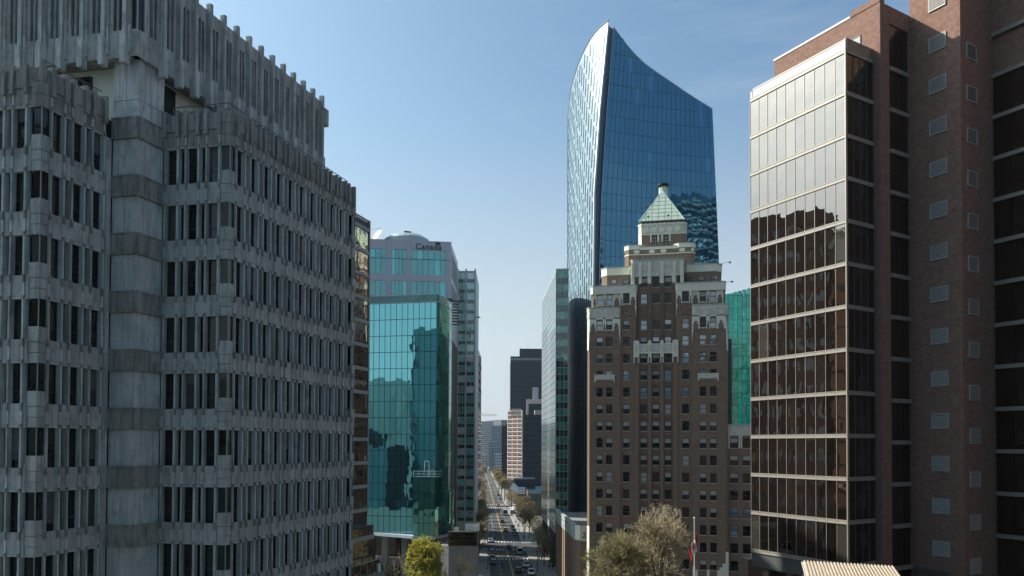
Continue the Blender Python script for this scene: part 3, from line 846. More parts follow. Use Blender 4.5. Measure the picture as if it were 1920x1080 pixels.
# front walls, with window openings
b = MB()
wall_open(b, .15, 6.66, 0, 62.2, CL, ROWS, 0, .35)
wall_open(b, 6.66, 10.0, 0, 67.6, C3, ROWS[0:] + [(65.1, 67.2)], .30, .65)
wall_open(b, 18.2, 21.4, 0, 67.6, C7, ROWS + [(65.1, 67.2)], .30, .65)
wall_open(b, 21.4, 28.2, 0, 62.2, CR, ROWS, 0, .35)
wall_open(b, 9.95, 18.25, 54.5, 71, CC, ROWS[:3] + [(65.1, 67.2), (68.5, 70.6)], 1.2, 1.55)
wall_open(b, 9.95, 18.25, 0, 54.5, CC, ROWS[2:], .55, .9)
wall_open(b, .7, 6.66, 62.2, 67.6, CL, [(65.1, 67.2)], .85, 1.2)
wall_open(b, 21.4, 27.8, 62.2, 67.6, CR, [(65.1, 67.2)], .85, 1.2)
mput('front_wall', b, M['marine_brick'])
mwins(CL + CR, ROWS, 0); mwins(C3 + C7, ROWS, .3); mwins(CC, ROWS[:2], 1.2); mwins(CC, ROWS[2:], .55)
mwins(CL + CR, [(65.1, 67.2)], .85); mwins(C3 + C7, [(65.1, 67.2)], .3); mwins(CC, [(65.1, 67.2), (68.5, 70.6)], 1.2)
# brick piers between the middle windows and at shaft edges
b = MB()
for x0, x1 in ((9.55, 10.5), (12.45, 13.08), (15.0, 15.6), (17.55, 18.5)):
    b.box(x0, x1, .12, .6, 0, 54.6); b.box(x0 + .1, x1 - .1, .8, 1.25, 54.6, 70.4)
    for k in range(3): b.box(x0 + .1 + .1 * k, x1 - .1 - .1 * k, .68, .8, 54.6 + k * 0, 69.2 + .6 * k)
mput('pier', b, M['marine_brick'])
b = MB(); b.box(0, 1.32, 0, .06, 0, 1.13); PSM = b.mesh('patterned_spandrel', M['marine_brick_dark'])
for a, c in CC:
    for k in range(3, 17): FM.put('patterned_spandrel', PSM, T, a + .04, .50, WT[k] + .12)
    b = MB(); b.box(a, c, 1.14, 1.21, 62.2, 64.8); mput('patterned_spandrel', b, M['marine_brick_dark'])
for a, c in ((6.9, 9.7), (18.6, 21.2)): b = MB(); b.box(a, c, .24, .31, 62.3, 64.6); mput('patterned_spandrel', b, M['marine_brick_dark'])
b = MB()
for z in (0, ):
    b.box(6.62, 6.74, .1, .4, 0, 61); b.box(21.34, 21.46, .1, .4, 0, 61)
for z in (57.2, 54.0):
    b.box(.15, 6.6, -.05, 0, z - .35, z - .22); b.box(21.5, 28.2, -.05, 0, z - .35, z - .22)
mput('brick_string_course', b, M['marine_brick'])
# solid body behind the front
b = MB()
b.prism([(-.37, .55), (.15, 0), (.17, 1.0), (28.18, 1.0), (28.2, 0.0), (28.65, .5), (28.65, 24), (-.37, 24)], 0, 54.4)
b.prism([(-.37, .55), (.15, 0), (.17, .62), (9.9, .62), (9.9, 24), (-.37, 24)], 54.4, 62.2)
b.prism([(18.3, .62), (28.18, .62), (28.2, 0), (28.65, .5), (28.65, 24), (18.3, 24)], 54.4, 62.2)
b.box(9.9, 18.3, 1.6, 24, 54.4, 62.2)
mput('body', b, M['marine_brick'])
b = MB(); b.prism(chamfer(.33, 10.1, 1.19, 22, .5), 62.2, 67.6); b.prism(chamfer(18.1, 28.2, 1.19, 22, .5), 62.2, 67.6)
b.box(.72, 10, 1.1, 1.25, 62.2, 67.6); b.box(9.5, 18.8, 1.56, 22, 60, 71); mput('upper_body', b, M['marine_brick'])
# terracotta crowns
def crown(t0, t1, y0, y1, c, zb, zt, e=.12):
    b = MB(); b.prism(chamfer(t0, t1, y0, y1, c, e), zb, zt, 0)
    b.prism(chamfer(t0, t1, y0, y1, c, e + .10), zt, zt + .22, 1)
    b.prism(chamfer(t0, t1, y0, y1, c, e + .06), zt - .55, zt - .42, 2)
    mput('crown', b, [M['terracotta_carved'] if zt - zb > 1.6 else M['terracotta'], M['coping'], M['terracotta']])
crown(-.37, 6.66, 0, 20, .52, 62.1, 64.2); crown(21.4, 28.65, 0, 20, .52, 62.1, 64.2)
def plain_crown(t0, t1, y0, y1, c, zb, zt, e=.1):
    b = MB(); b.prism(chamfer(t0, t1, y0, y1, c, e), zb, zt, 0); b.prism(chamfer(t0, t1, y0, y1, c, e + .1), zt, zt + .2, 1)
    n = int((t1 - t0) / .62)
    for i in range(n):
        x = t0 + c + (t1 - t0 - 2 * c) * (i + .5) / n
        b.box(x - .012, x + .012, y0 - e - .015, y0 - e + .01, zb, zt)
    for x in frange(t0 + 1.2, t1 - 1.2, 4): b.box(x - .16, x + .16, y0 - e - .08, y0 - e, zb + .35, zb + 1.0)
    mput('crown', b, [M['terracotta'], M['coping']])
plain_crown(.33, 10.15, .3, 20, .5, 67.3, 68.9); plain_crown(18.05, 28.2, .3, 20, .5, 67.3, 68.9)
# legs and stepped brick fingers round the crown windows
b = MB(); f = MB()
def legs(t0, t1, y, zt, zb, cols, outer, corner):
    cur = t0; cols = sorted(cols)
    segs = []
    for a, c in cols: segs.append((cur, a)); cur = c
    segs.append((cur, t1))
    for a, c in segs:
        if c - a < .05: continue
        b.box(a, c, y - .11, y + .02, zb, zt)
        if c - a > .5:
            f = MB()
            m_ = (a + c) / 2; hw = min(.5, (c - a) / 2 - .16)
            f.box(m_ - hw, m_ + hw, y - .16, y - .1, zb - .02, zb + 1.1); f.box(m_ - hw * .6, m_ + hw * .6, y - .16, y - .1, zb + 1.1, zb + 1.7); mput('brick_finger', f, M['marine_brick'])
    for a, c in cols: b.box(a - .1, c + .1, y - .11, y + .02, zt - .02, zt + .3); b.box(a - .12, c + .12, y - .2, y, zb + .18, zb + .32)
    for k in range(4): b.box(outer - .16 + .035 * k if corner > 0 else outer, outer if corner > 0 else outer + .16 - .035 * k, y - .12, y + .02, zb - .7 * (k + 1), zb - .7 * k)
    for k in range(4): b.box(outer - .32 + .08 * k if corner > 0 else outer, outer if corner > 0 else outer + .32 - .08 * k, y - .115, y + .02, zb - .45 * (k + 1), zb - .45 * k)
legs(.15, 6.66, 0, 61.85, 59.2, CL, 6.66, 1); legs(21.4, 28.2, 0, 61.85, 59.2, CR, 21.4, -1)
legs(6.66, 10.0, .3, 67.4, 64.7, C3, 10.0, 1); legs(18.2, 21.4, .3, 67.4, 64.7, C7, 18.2, -1)
legs(.7, 6.66, .85, 67.4, 64.7, CL, .75, 0); legs(21.4, 27.8, .85, 67.4, 64.7, CR, 27.4, 0)
mput('window_surround', b, M['terracotta'])
# left chamfer strip in terracotta blocks
b = MB()
for k in range(11): b.prism([(-.42, .6), (.18 - .02 * k, -.06), (.18 - .02 * k, .2), (-.38, .8)], 62.1 - .62 * (k + 1), 62.1 - .62 * k - .02)
for k in range(12): b.prism([(28.7, .6), (28.15 + .02 * k, -.06), (28.15 + .02 * k, .2), (28.68, .8)], 62.1 - .62 * (k + 1), 62.1 - .62 * k - .02)
for k in range(30): b.prism([(-.42, .6), (.16, -.03), (.16, .2), (-.38, .8)], .6 * k, .6 * k + .58)
mput('corner_quoin', b, M['terracotta'])
# centre crown with carved front, pendants
b = MB(); b.prism(chamfer(8.8, 19.8, .75, 9, .4, 0), 70.75, 74.2, 0); b.prism(chamfer(8.8, 19.8, .75, 9, .4, .14), 74.2, 74.45, 1)
for x in (8.9, 10.45, 12.4, 15.0, 17.5, 19.05): b.box(x, x + .66, .58, .76, 69.2, 73.8, 2); b.box(x + .12, x + .54, .50, .58, 70.6, 73.2, 2)
for x in (8.8, 19.42): b.box(x, x + .38, .72, 1.2, 67.6, 70.76, 2); b.box(x + .05, x + .3, .74, 1.2, 66.6, 67.6, 2)
for x in (10.55, 12.25, 14.8, 17.3): b.box(x, x + .22, .74, 1.2, 69.4, 70.76, 2)
mput('centre_crown', b, [M['terracotta_carved'], M['coping'], M['terracotta']])
# balcony-like terracotta panel over the middle windows
b = MB(); b.box(9.5, 18.6, -.08, .6, 54.55, 56.4, 0)
for x0, x1 in ((9.45, 10.62), (12.4, 13.15), (14.95, 15.65), (17.45, 18.65)):
    b.box(x0, x1, -.22, .2, 54.3, 56.85, 1); b.box(x0 + .1, x1 - .1, -.24, .2, 56.85, 57.1, 1)
    b.box(x0, x0 + .2, -.16, .2, 52.4, 54.3, 1); b.box(x1 - .2, x1, -.16, .2, 52.4, 54.3, 1)
    b.box(x0 + .02, x1 - .02, -.15, .2, 53.6, 54.3, 1); b.box((x0 + x1) / 2 - .2, (x0 + x1) / 2 + .2, -.29, -.2, 54.8, 56.2, 0)
b.box(9.5, 18.6, -.16, .3, 54.35, 54.6, 1); b.box(9.5, 18.6, -.16, .3, 56.25, 56.42, 1)
mput('terracotta_panel', b, [M['terracotta_carved'], M['terracotta']])
b = MB()
for x0 in (1.3, 22.6):
    b.box(x0, x0 + 4.2, -.30, .0, 48.95, 49.9, 0); b.box(x0 - .08, x0 + 4.28, -.36, .0, 49.9, 50.02, 1)
    for k in range(15): b.box(x0 + .08 + k * .28, x0 + .22 + k * .28, -.36, -.29, 49.05, 49.8, 1)
    for k in (0, 3.95): b.box(x0 + k, x0 + k + .25, -.4, 0, 48.5, 49.0, 1)
mput('balconet', b, [M['terracotta_carved'], M['terracotta']])
# third setback
b = MB(); b.prism(chamfer(2.15, 9.4, 4, 20, 1.3), 68, 72.0); b.prism(chamfer(19.2, 27.6, 4, 20, 1.3), 68, 72.0); mput('third_tier_wall', b, M['marine_brick'])
b = MB()
for t0, t1 in ((2.15, 9.4), (19.2, 27.6)):
    b.prism(chamfer(t0, t1, 4, 20, 1.3, .1), 72.0, 73.55, 0); b.prism(chamfer(t0, t1, 4, 20, 1.3, .2), 73.55, 73.75, 1)
mput('third_tier_crown', b, [M['terracotta'], M['coping']])
for x in (4.3, 6.9, 20.1, 22.8, 25.4): sash_window(T, FM, x, x + 1.25, 69.2, 71.1, 3.95, rw, style_right)
# fourth tier with lozenges
b = MB(); b.prism(chamfer(6.9, 22.15, 8, 22, 1.0), 70, 78.2, 0)
for zz, h in ((77.05, .2), ): b.prism(chamfer(6.9, 22.15, 8, 22, 1.0, .1), zz, zz + h, 1)
b.prism(chamfer(6.9, 22.15, 8, 22, 1.0, .08), 78.2, 78.75, 1); b.prism(chamfer(6.9, 22.15, 8, 22, 1.0, .16), 78.75, 78.85, 2)
for t0, t1 in ((6.9, 11.1), (17.7, 22.15)):
    b.prism(chamfer(t0, t1, 7.75, 12, 1.0), 70, 78.3, 0); b.prism(chamfer(t0, t1, 7.75, 12, 1.0, .08), 77.05, 77.26, 1)
    b.prism(chamfer(t0, t1, 7.75, 12, 1.0, .1), 78.3, 79.2, 1); b.prism(chamfer(t0, t1, 7.75, 12, 1.0, .18), 79.2, 79.32, 2)
mput('fourth_tier', b, [M['marine_brick'], M['terracotta'], M['coping']])
b = MB()
for x, yy in ((9.6, 7.62), (12.9, 7.87), (15.4, 7.87), (19.4, 7.62), (21.3, 7.95)):
    b.slab([(x - .7, yy, 77.75), (x - .42, yy, 77.4), (x + .42, yy, 77.4), (x + .7, yy, 77.75), (x + .42, yy, 78.12), (x - .42, yy, 78.12)], [(x - .7, yy + .3, 77.75), (x - .42, yy + .3, 77.4), (x + .42, yy + .3, 77.4), (x + .7, yy + .3, 77.75), (x + .42, yy + .3, 78.12), (x - .42, yy + .3, 78.12)])
mput('lozenge', b, M['terracotta'])
# top pavilion with two tall windows
b = MB()
wall_open(b, 10.45, 19.6, 78, 82.3, [(12.75, 13.95), (15.25, 16.5)], [(79.4, 82.2)], 11, 11.5)
b.prism([(9.8, 11.7), (10.45, 11.0), (10.5, 11.45), (19.6, 11.45), (19.6, 11), (20.3, 11.7), (20.3, 21), (9.8, 21)], 78, 82.3)
mput('pavilion_wall', b, M['marine_brick'])
b = MB(); b.prism(chamfer(9.8, 20.3, 11, 21, .7, .08), 82.3, 84.45, 0); b.prism(chamfer(9.8, 20.3, 11, 21, .7, .2), 84.45, 84.75, 1); b.prism(chamfer(9.8, 20.3, 11, 21, .7, .14), 82.2, 82.4, 1)
b.prism([(9.74, 11.68), (10.5, 10.94), (10.5, 11.3), (9.78, 12.0)], 78, 82.3, 1)
for x in (12.4, 14.0, 14.9, 16.55): b.box(x, x + .3, 10.9, 11.1, 80.6, 82.3, 1)
for k in range(5):
    c = 11.4 + 1.75 * k
    pts = [(c + .62 * cos(i * pi / 8), 10.80, 83.35 + .62 * sin(i * pi / 8)) for i in range(16)]
    b.slab(pts, [(x, y_ + .2, z_) for x, y_, z_ in pts], 1)
mput('pavilion_crown', b, [M['terracotta_carved'], M['terracotta']])
for x0, x1 in ((12.75, 13.95), (15.25, 16.5)):
    b = MB(); b.box(x0, x1, 11.3, 11.36, 79.4, 82.2, 0)
    for x in frange(x0, x1, 3): b.box(x - .05, x + .05, 11.22, 11.3, 79.4, 82.2, 1)
    for zz in frange(79.4, 82.2, 4): b.box(x0, x1, 11.22, 11.3, zz - .03, zz + .03, 1)
    mput('leaded_window', b, [M['pane_dark'], M['sill']])
b = MB(); b.box(10.3, 19.7, 11.5, 20.5, 84.75, 85.3, 0)
for x in frange(10.4, 19.6, 9): b.box(x - .12, x + .12, 11.35, 11.5, 84.75, 85.3, 1)
mput('roof_curb', b, [M['bark'], M['steel']])
AP = Vector((14.95, 16, 93.6)); base = [(9.9, 11.0), (19.9, 11.0), (19.9, 21.0), (9.9, 21.0)]
b = MB()
for i in range(4):
    p, q_ = base[i], base[(i + 1) % 4]
    b.face([(p[0], p[1], 85.3), (q_[0], q_[1], 85.3), AP])
b.face([(p[0], p[1], 85.3) for p in reversed(base)])
RO = mput('pyramid_roof', b, M['copper_seam'])
def lerp3(a, c, t): return Vector(a) * (1 - t) + Vector(c) * t
NR = 8
for side in range(4):
    pA, pB = Vector((*base[side], 85.3)), Vector((*base[(side + 1) % 4], 85.3))
    nrm = (pB - pA).cross(AP - pA).normalized()
    for r_ in range(NR):
        t0, t1 = r_ / NR + .012, (r_ + 1) / NR - .004
        for c in range(7):
            cx = [lerp3(pA, AP, t0), lerp3(pB, AP, t0), lerp3(pA, AP, t1), lerp3(pB, AP, t1)]
            wid = 10.0
            a0, a1 = c / 7 * wid, (c + 1) / 7 * wid           # fixed seam spacing clipped by the hips
            def clip(t): return wid * t / 2, wid * (1 - t / 2)
            l0, h0 = clip(t0); l1, h1 = clip(t1)
            x0, x1 = max(a0 + .06, l0 + .06), min(a1 - .06, h0 - .06); u0, u1 = max(a0 + .06, l1 + .06), min(a1 - .06, h1 - .06)
            if x1 - x0 < .15: continue
            if u1 < u0: u0 = u1 = min(max((u0 + u1) / 2, x0), x1)
            def P(x, t):
                base_ = pA + (pB - pA).normalized() * x
                hgt = (lerp3((pA + pB) / 2, AP, t) - (pA + pB) / 2)
                return base_ + hgt
            fr = [P(x0, t0), P(x1, t0), P(u1, t1), P(u0, t1)]
            pb = MB(); pb.slab([v + nrm * .07 for v in fr], [v + nrm * .01 for v in fr])
            link('copper_panel', pb.mesh('copper_panel', M['copper']), RO, (0, 0, 0))
b = MB()
for i in range(4): b.tube((*base[i], 85.35), AP, .12, .08, 5)
link('hip_ridge', b.mesh('hip_ridge', M['copper']), RO)
b = MB(); b.tube((15.1, 18.2, 86), (15.1, 18.2, 95.0), 1.12, 1.0, 20, 0); b.tube((15.1, 18.2, 95.0), (15.1, 18.2, 95.45), 1.15, 1.35, 20, 1); b.tube((15.1, 18.2, 95.45), (15.1, 18.2, 95.7), 1.35, 1.35, 20, 1)
for i in range(8): b.tube((15.1 + 1.07 * cos(i * pi / 4), 18.2 + 1.07 * sin(i * pi / 4), 86), (15.1 + .99 * cos(i * pi / 4), 18.2 + .99 * sin(i * pi / 4), 95), .09, .09, 4, 0)
mput('chimney', b, [M['copper'], M['black']])
b = MB()
for x, y, z in ((27.9, 4.4, 73.6), (28.2, 2, 69.0)):
    b.tube((x - .4, y, z), (x + 1.3, y, z + .35), .04, .04, 4); b.box(x + 1.2, x + 1.6, y - .2, y + .2, z + .05, z + .35)
for x, z in ((12.0, 85.6), (16.4, 85.6), (9.0, 79.4)):
    b.tube((x, 10.9, z), (x, 10.2, z + .5), .04, .04, 4); b.box(x - .2, x + .2, 9.9, 10.25, z + .4, z + .7)
for x in (5.0, 7.4, 9.3): b.tube((x, 3.2, 69), (x + .2, 3.0, 70), .05, .05, 4); b.tube((x + .2, 3, 70), (x + .8, 2.8, 69.8), .05, .05, 4)
mput('floodlights', b, M['frame_dark'])
# lower annex on the right
b = MB(); AC = [(.34, 1.94), (2.85, 4.4), (5.4, 7.0), (8.0, 9.6)]
AR = [(z - 2.05, z) for z in (36.7, 33.1, 29.5, 25.9, 22.3, 18.7, 15.1, 11.5)]
FX = Face(FM.W(28.7, .9, 0)[:2], d=UB)
wall_open(b, 0, 12, 0, 37.2, AC, AR, 0, .35); b.box(0, 12, .36, 16, 0, 37.2)
FX.put('annex_wall', b.mesh('annex_wall', M['marine_brick']), T)
b = MB(); b.box(-.05, 12, -.1, 16, 37.2, 39.3, 0); b.box(-.05, 12, -.2, 16, 39.3, 39.6, 1)
for x in (.05, 2.1, 2.5, 4.5): b.box(x, x + .25, -.1, .02, 34.6, 37.2, 2)
FX.put('annex_crown', b.mesh('annex_crown', [M['terracotta_carved'], M['coping'], M['terracotta']]), T)
for a, c in AC[:2]:
    for z0, z1 in AR: sash_window(T, FX, a, c, z0, z1, .14, rw, style_mid)
b = MB()
for x, zz in ((21.5, 10.2), (22.0, 9.6), (24.35, 9.6), (26.4, 9.6), (26.9, 10.2), (27.5, 11.0), (28.1, 13.4)): b.box(x, x + .58, -.10, .02, 6, zz)
mput('lower_stone_trim', b, M['terracotta'])

# ------------------------------------------------------------------ sail shaped blue glass tower
T = thing('sail_shaped_glass_tower', 'tall blue glass tower with curved sloping top and pale slotted flank', 'building', (30, 246, 0))
TP = WPOS[T.name]
def interp(x, pts):
    if x <= pts[0][0]: return pts[0][1]
    for (a, u), (b_, v) in zip(pts, pts[1:]):
        if x <= b_: return u + (v - u) * (x - a) / (b_ - a)
    return pts[-1][1]
PLX = [(0, 19.4), (74.4, 19.83), (97.25, 20.05), (118, 21.4), (139, 23.4)]
PRX = [(0, 20.9), (74.8, 21.35), (97.9, 21.97), (118, 23.2), (139, 24.85)]
RX = [(0, 54.2), (66, 53.6), (84, 53.1), (122, 51.5), (140, 50.6)]
LROOF = [(0, 139.9), (.083, 139.4), (.167, 138.7), (.25, 137.6), (.333, 136.3), (.417, 135.0), (.5, 133.6), (.583, 132.2), (.667, 130.8), (.75, 128.8), (.833, 126.8), (.917, 125.8), (1, 125.2)]
RROOF = [(0, 139.3), (.086, 137.2), (.206, 134.3), (.328, 132.0), (.472, 130.0), (.617, 128.0), (.798, 125.2), (1, 122.2)]
CC_ = Vector((14.0, 204.8)); LL_ = Vector((15.5, 225.0))
KF = 1.2
def far_pt(x, y, z): return Vector((x * KF, y * KF, max(0, 35 + (z - 35) * KF)))
def left_pt(s, z, o=0.0):
    P = Vector((interp(z, PLX), 195.0)); q_ = P * (1 - s) ** 2 + CC_ * (2 * s * (1 - s)) + LL_ * s * s
    d = (CC_ - P) * (2 * (1 - s)) + (LL_ - CC_) * (2 * s); n_ = Vector((-d.y, d.x)).normalized()
    q_ = q_ + n_ * o
    return far_pt(q_.x, q_.y, z) - TP
def right_pt(u, z, o=0.0):
    P = Vector((interp(z, PRX), 197.0)); R_ = Vector((interp(z, RX), 205.0)); d = (R_ - P).normalized(); n_ = Vector((d.y, -d.x))
    q_ = P + (R_ - P) * u + n_ * (o - .9 * sin(pi * u))
    return far_pt(q_.x, q_.y, z) - TP
def loft(fn, roof, us, zs, mat, name, o=.06, gap=.05, limit=300, first=None, zmin=0):
    cells = []
    for k in range(len(zs) - 1):
        for i in range(len(us) - 1):
            a, c = us[i], us[i + 1]; ta, tc_ = interp(a, roof), interp(c, roof)
            z0, z1 = zs[k], zs[k + 1]
            if z0 >= max(ta, tc_) - .1: continue
            cells.append((a, c, z0, min(z1, max(ta, z0 + .02)), min(z1, max(tc_, z0 + .02)), z1))
    cells.sort(key=lambda c: -c[2])
    rest = MB(); n_ = 0
    for a, c, z0, za, zc, _ in cells:
        du = (c - a) * gap / 1.4
        def quad(oo): return [fn(a + du, z0 + gap, oo), fn(c - du, z0 + gap, oo), fn(c - du, max(zc - gap, z0 + gap), oo), fn(a + du, max(za - gap, z0 + gap), oo)]
        if n_ < limit:
            b = MB(); b.slab(quad(o), quad(o - .1)); link(name, b.mesh(name, mat), T, WPOS[T.name]); n_ += 1
        else: rest.slab(quad(o), quad(o - .1))
    if rest.v: link('glazing', rest.mesh('glazing', mat), T, WPOS[T.name], kind='stuff')
zs = [8 + 3.9 * k for k in range(35)]
loft(right_pt, RROOF, frange(0, 1, 23), zs, M['blue_glass'], 'pane', gap=.05, limit=300)
loft(lambda u, z, o: left_pt(1 - u, z, o), [(1 - a, b_) for a, b_ in reversed(LROOF)], frange(0, 1, 21), zs, M['blue_pale'], 'cladding_panel', gap=.04, limit=300)
# body behind the panels
def skin(fn, roof, n, mat, name, o=0.0):
    b = MB()
    for i in range(n):
        a, c = i / n, (i + 1) / n
        lv = [0, 40, 74.4, 86, 97.25, 108, 118]
        for z0, z1 in zip(lv, lv[1:]): b.face([fn(a, z0, o), fn(c, z0, o), fn(c, z1, o), fn(a, z1, o)])
        b.face([fn(a, 118, o), fn(c, 118, o), fn(c, interp(c, roof) - .05, o), fn(a, interp(a, roof) - .05, o)])
    link(name, b.mesh(name, mat), T, WPOS[T.name])
skin(right_pt, RROOF, 24, M['blue_mull'], 'mullion_grid')
skin(lambda u, z, o: left_pt(1 - u, z, o), [(1 - a, b_) for a, b_ in reversed(LROOF)], 22, M['slim_frame'], 'flank_frame')
# staggered dark window slots on the pale flank
b = MB(); rs = random.Random(5)
for i in range(21):
    off = rs.randrange(0, 3)
    for k in range(-1, 24):
        z0 = 8 + 5.85 * k + (i % 3) * 1.9 + off * .3; z1 = z0 + (4.6 if z0 > 66 else 3.2)
        s = (i + .78) / 21; top = interp(s, LROOF) - 1.5
        if z0 < 10: z0 = 10
        z1 = min(z1, top)
        if z1 - z0 < 1: continue
        hw = .007 if z0 > 66 else .0095
        def quad(oo): return [left_pt(s + hw, z0, oo), left_pt(s - hw, z0, oo), left_pt(s - hw, z1, oo), left_pt(s + hw, z1, oo)]
        b.slab(quad(.12), quad(.0))
        if z0 < 66:
            z2, z3 = z0 + 3.3, min(z0 + 5.6, top)
            b.slab([left_pt(s + hw, z2, .12), left_pt(s - hw, z2, .12), left_pt(s - hw, z3, .12), left_pt(s + hw, z3, .12)], [left_pt(s + hw, z2, 0), left_pt(s - hw, z2, 0), left_pt(s - hw, z3, 0), left_pt(s + hw, z3, 0)])
link('window_strip', b.mesh('window_strip', M['blue_slot']), T, WPOS[T.name], kind='stuff')
# edge fins, recessed prow slot, roof edge
b = MB()
lv = [8, 40, 74.4, 86, 97.25, 108, 118, 128, 139]
for z0, z1 in zip(lv, lv[1:]):
    b.slab([left_pt(0, z0, .2), left_pt(.012, z0, .2), left_pt(.012, z1, .2), left_pt(0, z1, .2)], [left_pt(0, z0, -.3), left_pt(.012, z0, -.3), left_pt(.012, z1, -.3), left_pt(0, z1, -.3)])
    b.tube(right_pt(0, z0, .05), right_pt(0, z1, .05), .10, .10, 4)
for i in range(12):
    s0, s1 = i / 12, (i + 1) / 12
    b.tube(left_pt(s0, interp(s0, LROOF), 0), left_pt(s1, interp(s1, LROOF), 0), .28, .28, 5)
    b.tube(right_pt(s0, interp(s0, RROOF), 0), right_pt(s1, interp(s1, RROOF), 0), .14, .14, 5)
link('edge_trim', b.mesh('edge_trim', M['blue_edge']), T, WPOS[T.name])
b = MB()
for z0, z1 in zip(lv, lv[1:]):
    A = lambda z: left_pt(0.0, z, -.25) + Vector((.3, 1.4, 0)); B_ = lambda z: right_pt(0, z, -.1) + Vector((.2, .6, 0)); C_ = lambda z: left_pt(0, z, -.05)
    b.face([A(z0), B_(z0), B_(z1), A(z1)], 0); b.face([C_(z0), A(z0), A(z1), C_(z1)], 1)
link('prow_slot', b.mesh('prow_slot', [M['blue_mull'], M['teal_glass_green']]), T, WPOS[T.name])
b = MB()
for z0, z1 in zip(lv[:-2], lv[1:-2]):
    R0 = right_pt(1, z0); R1 = right_pt(1, z1); L0 = left_pt(1, z0); L1 = left_pt(1, z1)
    b.face([R0, far_pt(50, 240, z0) - TP, far_pt(50, 240, z1) - TP, R1]); b.face([far_pt(50, 240, z0) - TP, L0, L1, far_pt(50, 240, z1) - TP])
R1 = right_pt(1, 118)
b.face([R1, far_pt(50, 240, 118) - TP, right_pt(1, 122)]); 
link('rear_skin', b.mesh('rear_skin', M['blue_mull']), T, WPOS[T.name])

# ------------------------------------------------------------------ green glass slab on the street
T = thing('green_glass_slab', 'long pale green glass office slab raised on brown columns beside the street', 'building', (12.3, 225, 0))
G1, G0 = Vector((12.26, 225)), Vector((10.18, 274.4))
FS, FF = Face(G0, G1), Face(G1, d=UB)
lvl = [84.3 - 1.95 * k for k in range(39)]
lvl = [z for z in lvl if z > 10.5]
for k in range(len(lvl) - 1):
    mt = M['slab_glass'] if k % 2 == 0 else M['slab_glass_dark']
    panes(T, FF, [0.1, 1.22, 2.34, 3.46], [lvl[k + 1], lvl[k]], mt, y=-.04, gap=.16)
b = MB(); b.box(0, 3.55, 0, .3, 10.3, 84.4); b.box(0, 3.55, -.1, .3, 84.3, 84.9); b.box(0, .12, -.12, .1, 10.3, 84.3); FF.put('slab_grid', b.mesh('slab_grid', M['slab_frame']), T)
b = MB()
L_ = FS.len
for k in range(len(lvl) - 1):
    for i in range(32): b.box(i * L_ / 32 + .06, (i + 1) * L_ / 32 - .06, -.05, .02, lvl[k + 1] + .07, lvl[k] - .07)
FS.put('side_glazing', b.mesh('side_glazing', M['slab_side']), T, kind='stuff')
b = MB(); b.box(0, L_, 0, .3, 10.3, 84.9); FS.put('side_grid', b.mesh('side_grid', M['slab_frame']), T)
b = MB(); b.prism([G1 + UB * .3 + STD * .3, G1 + UB * 3.5 + STD * .3, G0 + UB * 3.5, G0 + UB * .3], 10.2, 84.5)
o = link('slab_core', b.mesh('slab_core', M['slab_side']), T); o.location = -TPOS if False else -WPOS[T.name]
cm = MB(); cm.box(-.45, .45, -.45, .45, 0, 10.3); CMm = cm.mesh('column', M['bronze'])
for i in range(9): FS.put('column', CMm, T, L_ - .6 - i * 5.9, .7, 0)
FF.put('column', CMm, T, 3.0, .8, 0)
b = MB(); b.prism([G1 + UB * 2.6 + STD * 4, G1 + UB * 3.5 + STD * 4, G0 + UB * 3.5, G0 + UB * 2.6], 0, 10.2)
o = link('lobby_wall', b.mesh('lobby_wall', M['bronze']), T); o.location = -WPOS[T.name]

# ------------------------------------------------------------------ brick club building with cream cornice, below the blue tower
T = thing('brick_club_building', 'low brick building with cream cornice and carved numeral panel beside the brick tower', 'building', (15, 180, 0))
Q = [Vector(v) for v in ((14.3, 178.6), (15.35, 177.2), (16.6, 177.0), (19.5, 190), (24, 222), (12.5, 222))]
b = MB(); b.prism([v[:] for v in Q], 0, 16.6); o = link('roof_slab', b.mesh('roof_slab', M['roof']), T); o.location = -WPOS[T.name]
FQ = Face(Q[5], Q[0]); FQ2 = Face(Q[0], Q[1]); FQ3 = Face(Q[1], Q[2])
n = 11
b = MB(); st_ = FQ.len / n
for i in range(n):
    b.box(i * st_ + .9, i * st_ + st_ - .3, -.25, .1, 0, 14.1, 0); b.box(i * st_ - .3, i * st_ + .9, -.02, .1, 0, 14.1, 1)
    for k in range(3): b.box(i * st_ + .0, i * st_ + .6, -.08, -.02, 2.2 + 4 * k, 5.2 + 4 * k, 1)
FQ.put('brick_pier', b.mesh('brick_pier', [M['marine_brick'], M['blackout']]), T)
b = MB(); b.box(0, FQ.len, -.3, .3, 14.1, 17.2); b.box(0, FQ.len, -.5, .3, 17.2, 17.5)
for k in range(2):
    for i in range(22): b.box(i * 2.0 + .2, i * 2.0 + 1.6, -.36, -.3, 14.5 + 1.3 * k, 15.5 + 1.3 * k)
FQ.put('cornice', b.mesh('cornice', M['coping']), T)
b = MB(); wall_open(b, 0, FQ2.len, 0, 14.1, [(.45, .75), (1.0, 1.3)], [(3, 5.6), (7, 9.6), (11, 13.6)], -.1, .2); b.box(0, FQ2.len, -.25, .2, 14.1, 17.3, 1); b.box(.4, 1.4, .1, .18, 2, 14, 2)
FQ2.put('corner_wall', b.mesh('corner_wall', [M['marine_brick'], M['terracotta'], M['blackout']]), T)
b = MB(); b.box(0, FQ3.len, -.02, .2, 0, 13.9); b.box(0, FQ3.len, -.12, .2, 13.9, 17.3, 1); b.box(.2, 1.1, -.2, -.1, 14.2, 16.6, 1); FQ3.put('front_wall', b.mesh('front_wall', [M['marine_brick'], M['terracotta']]), T)
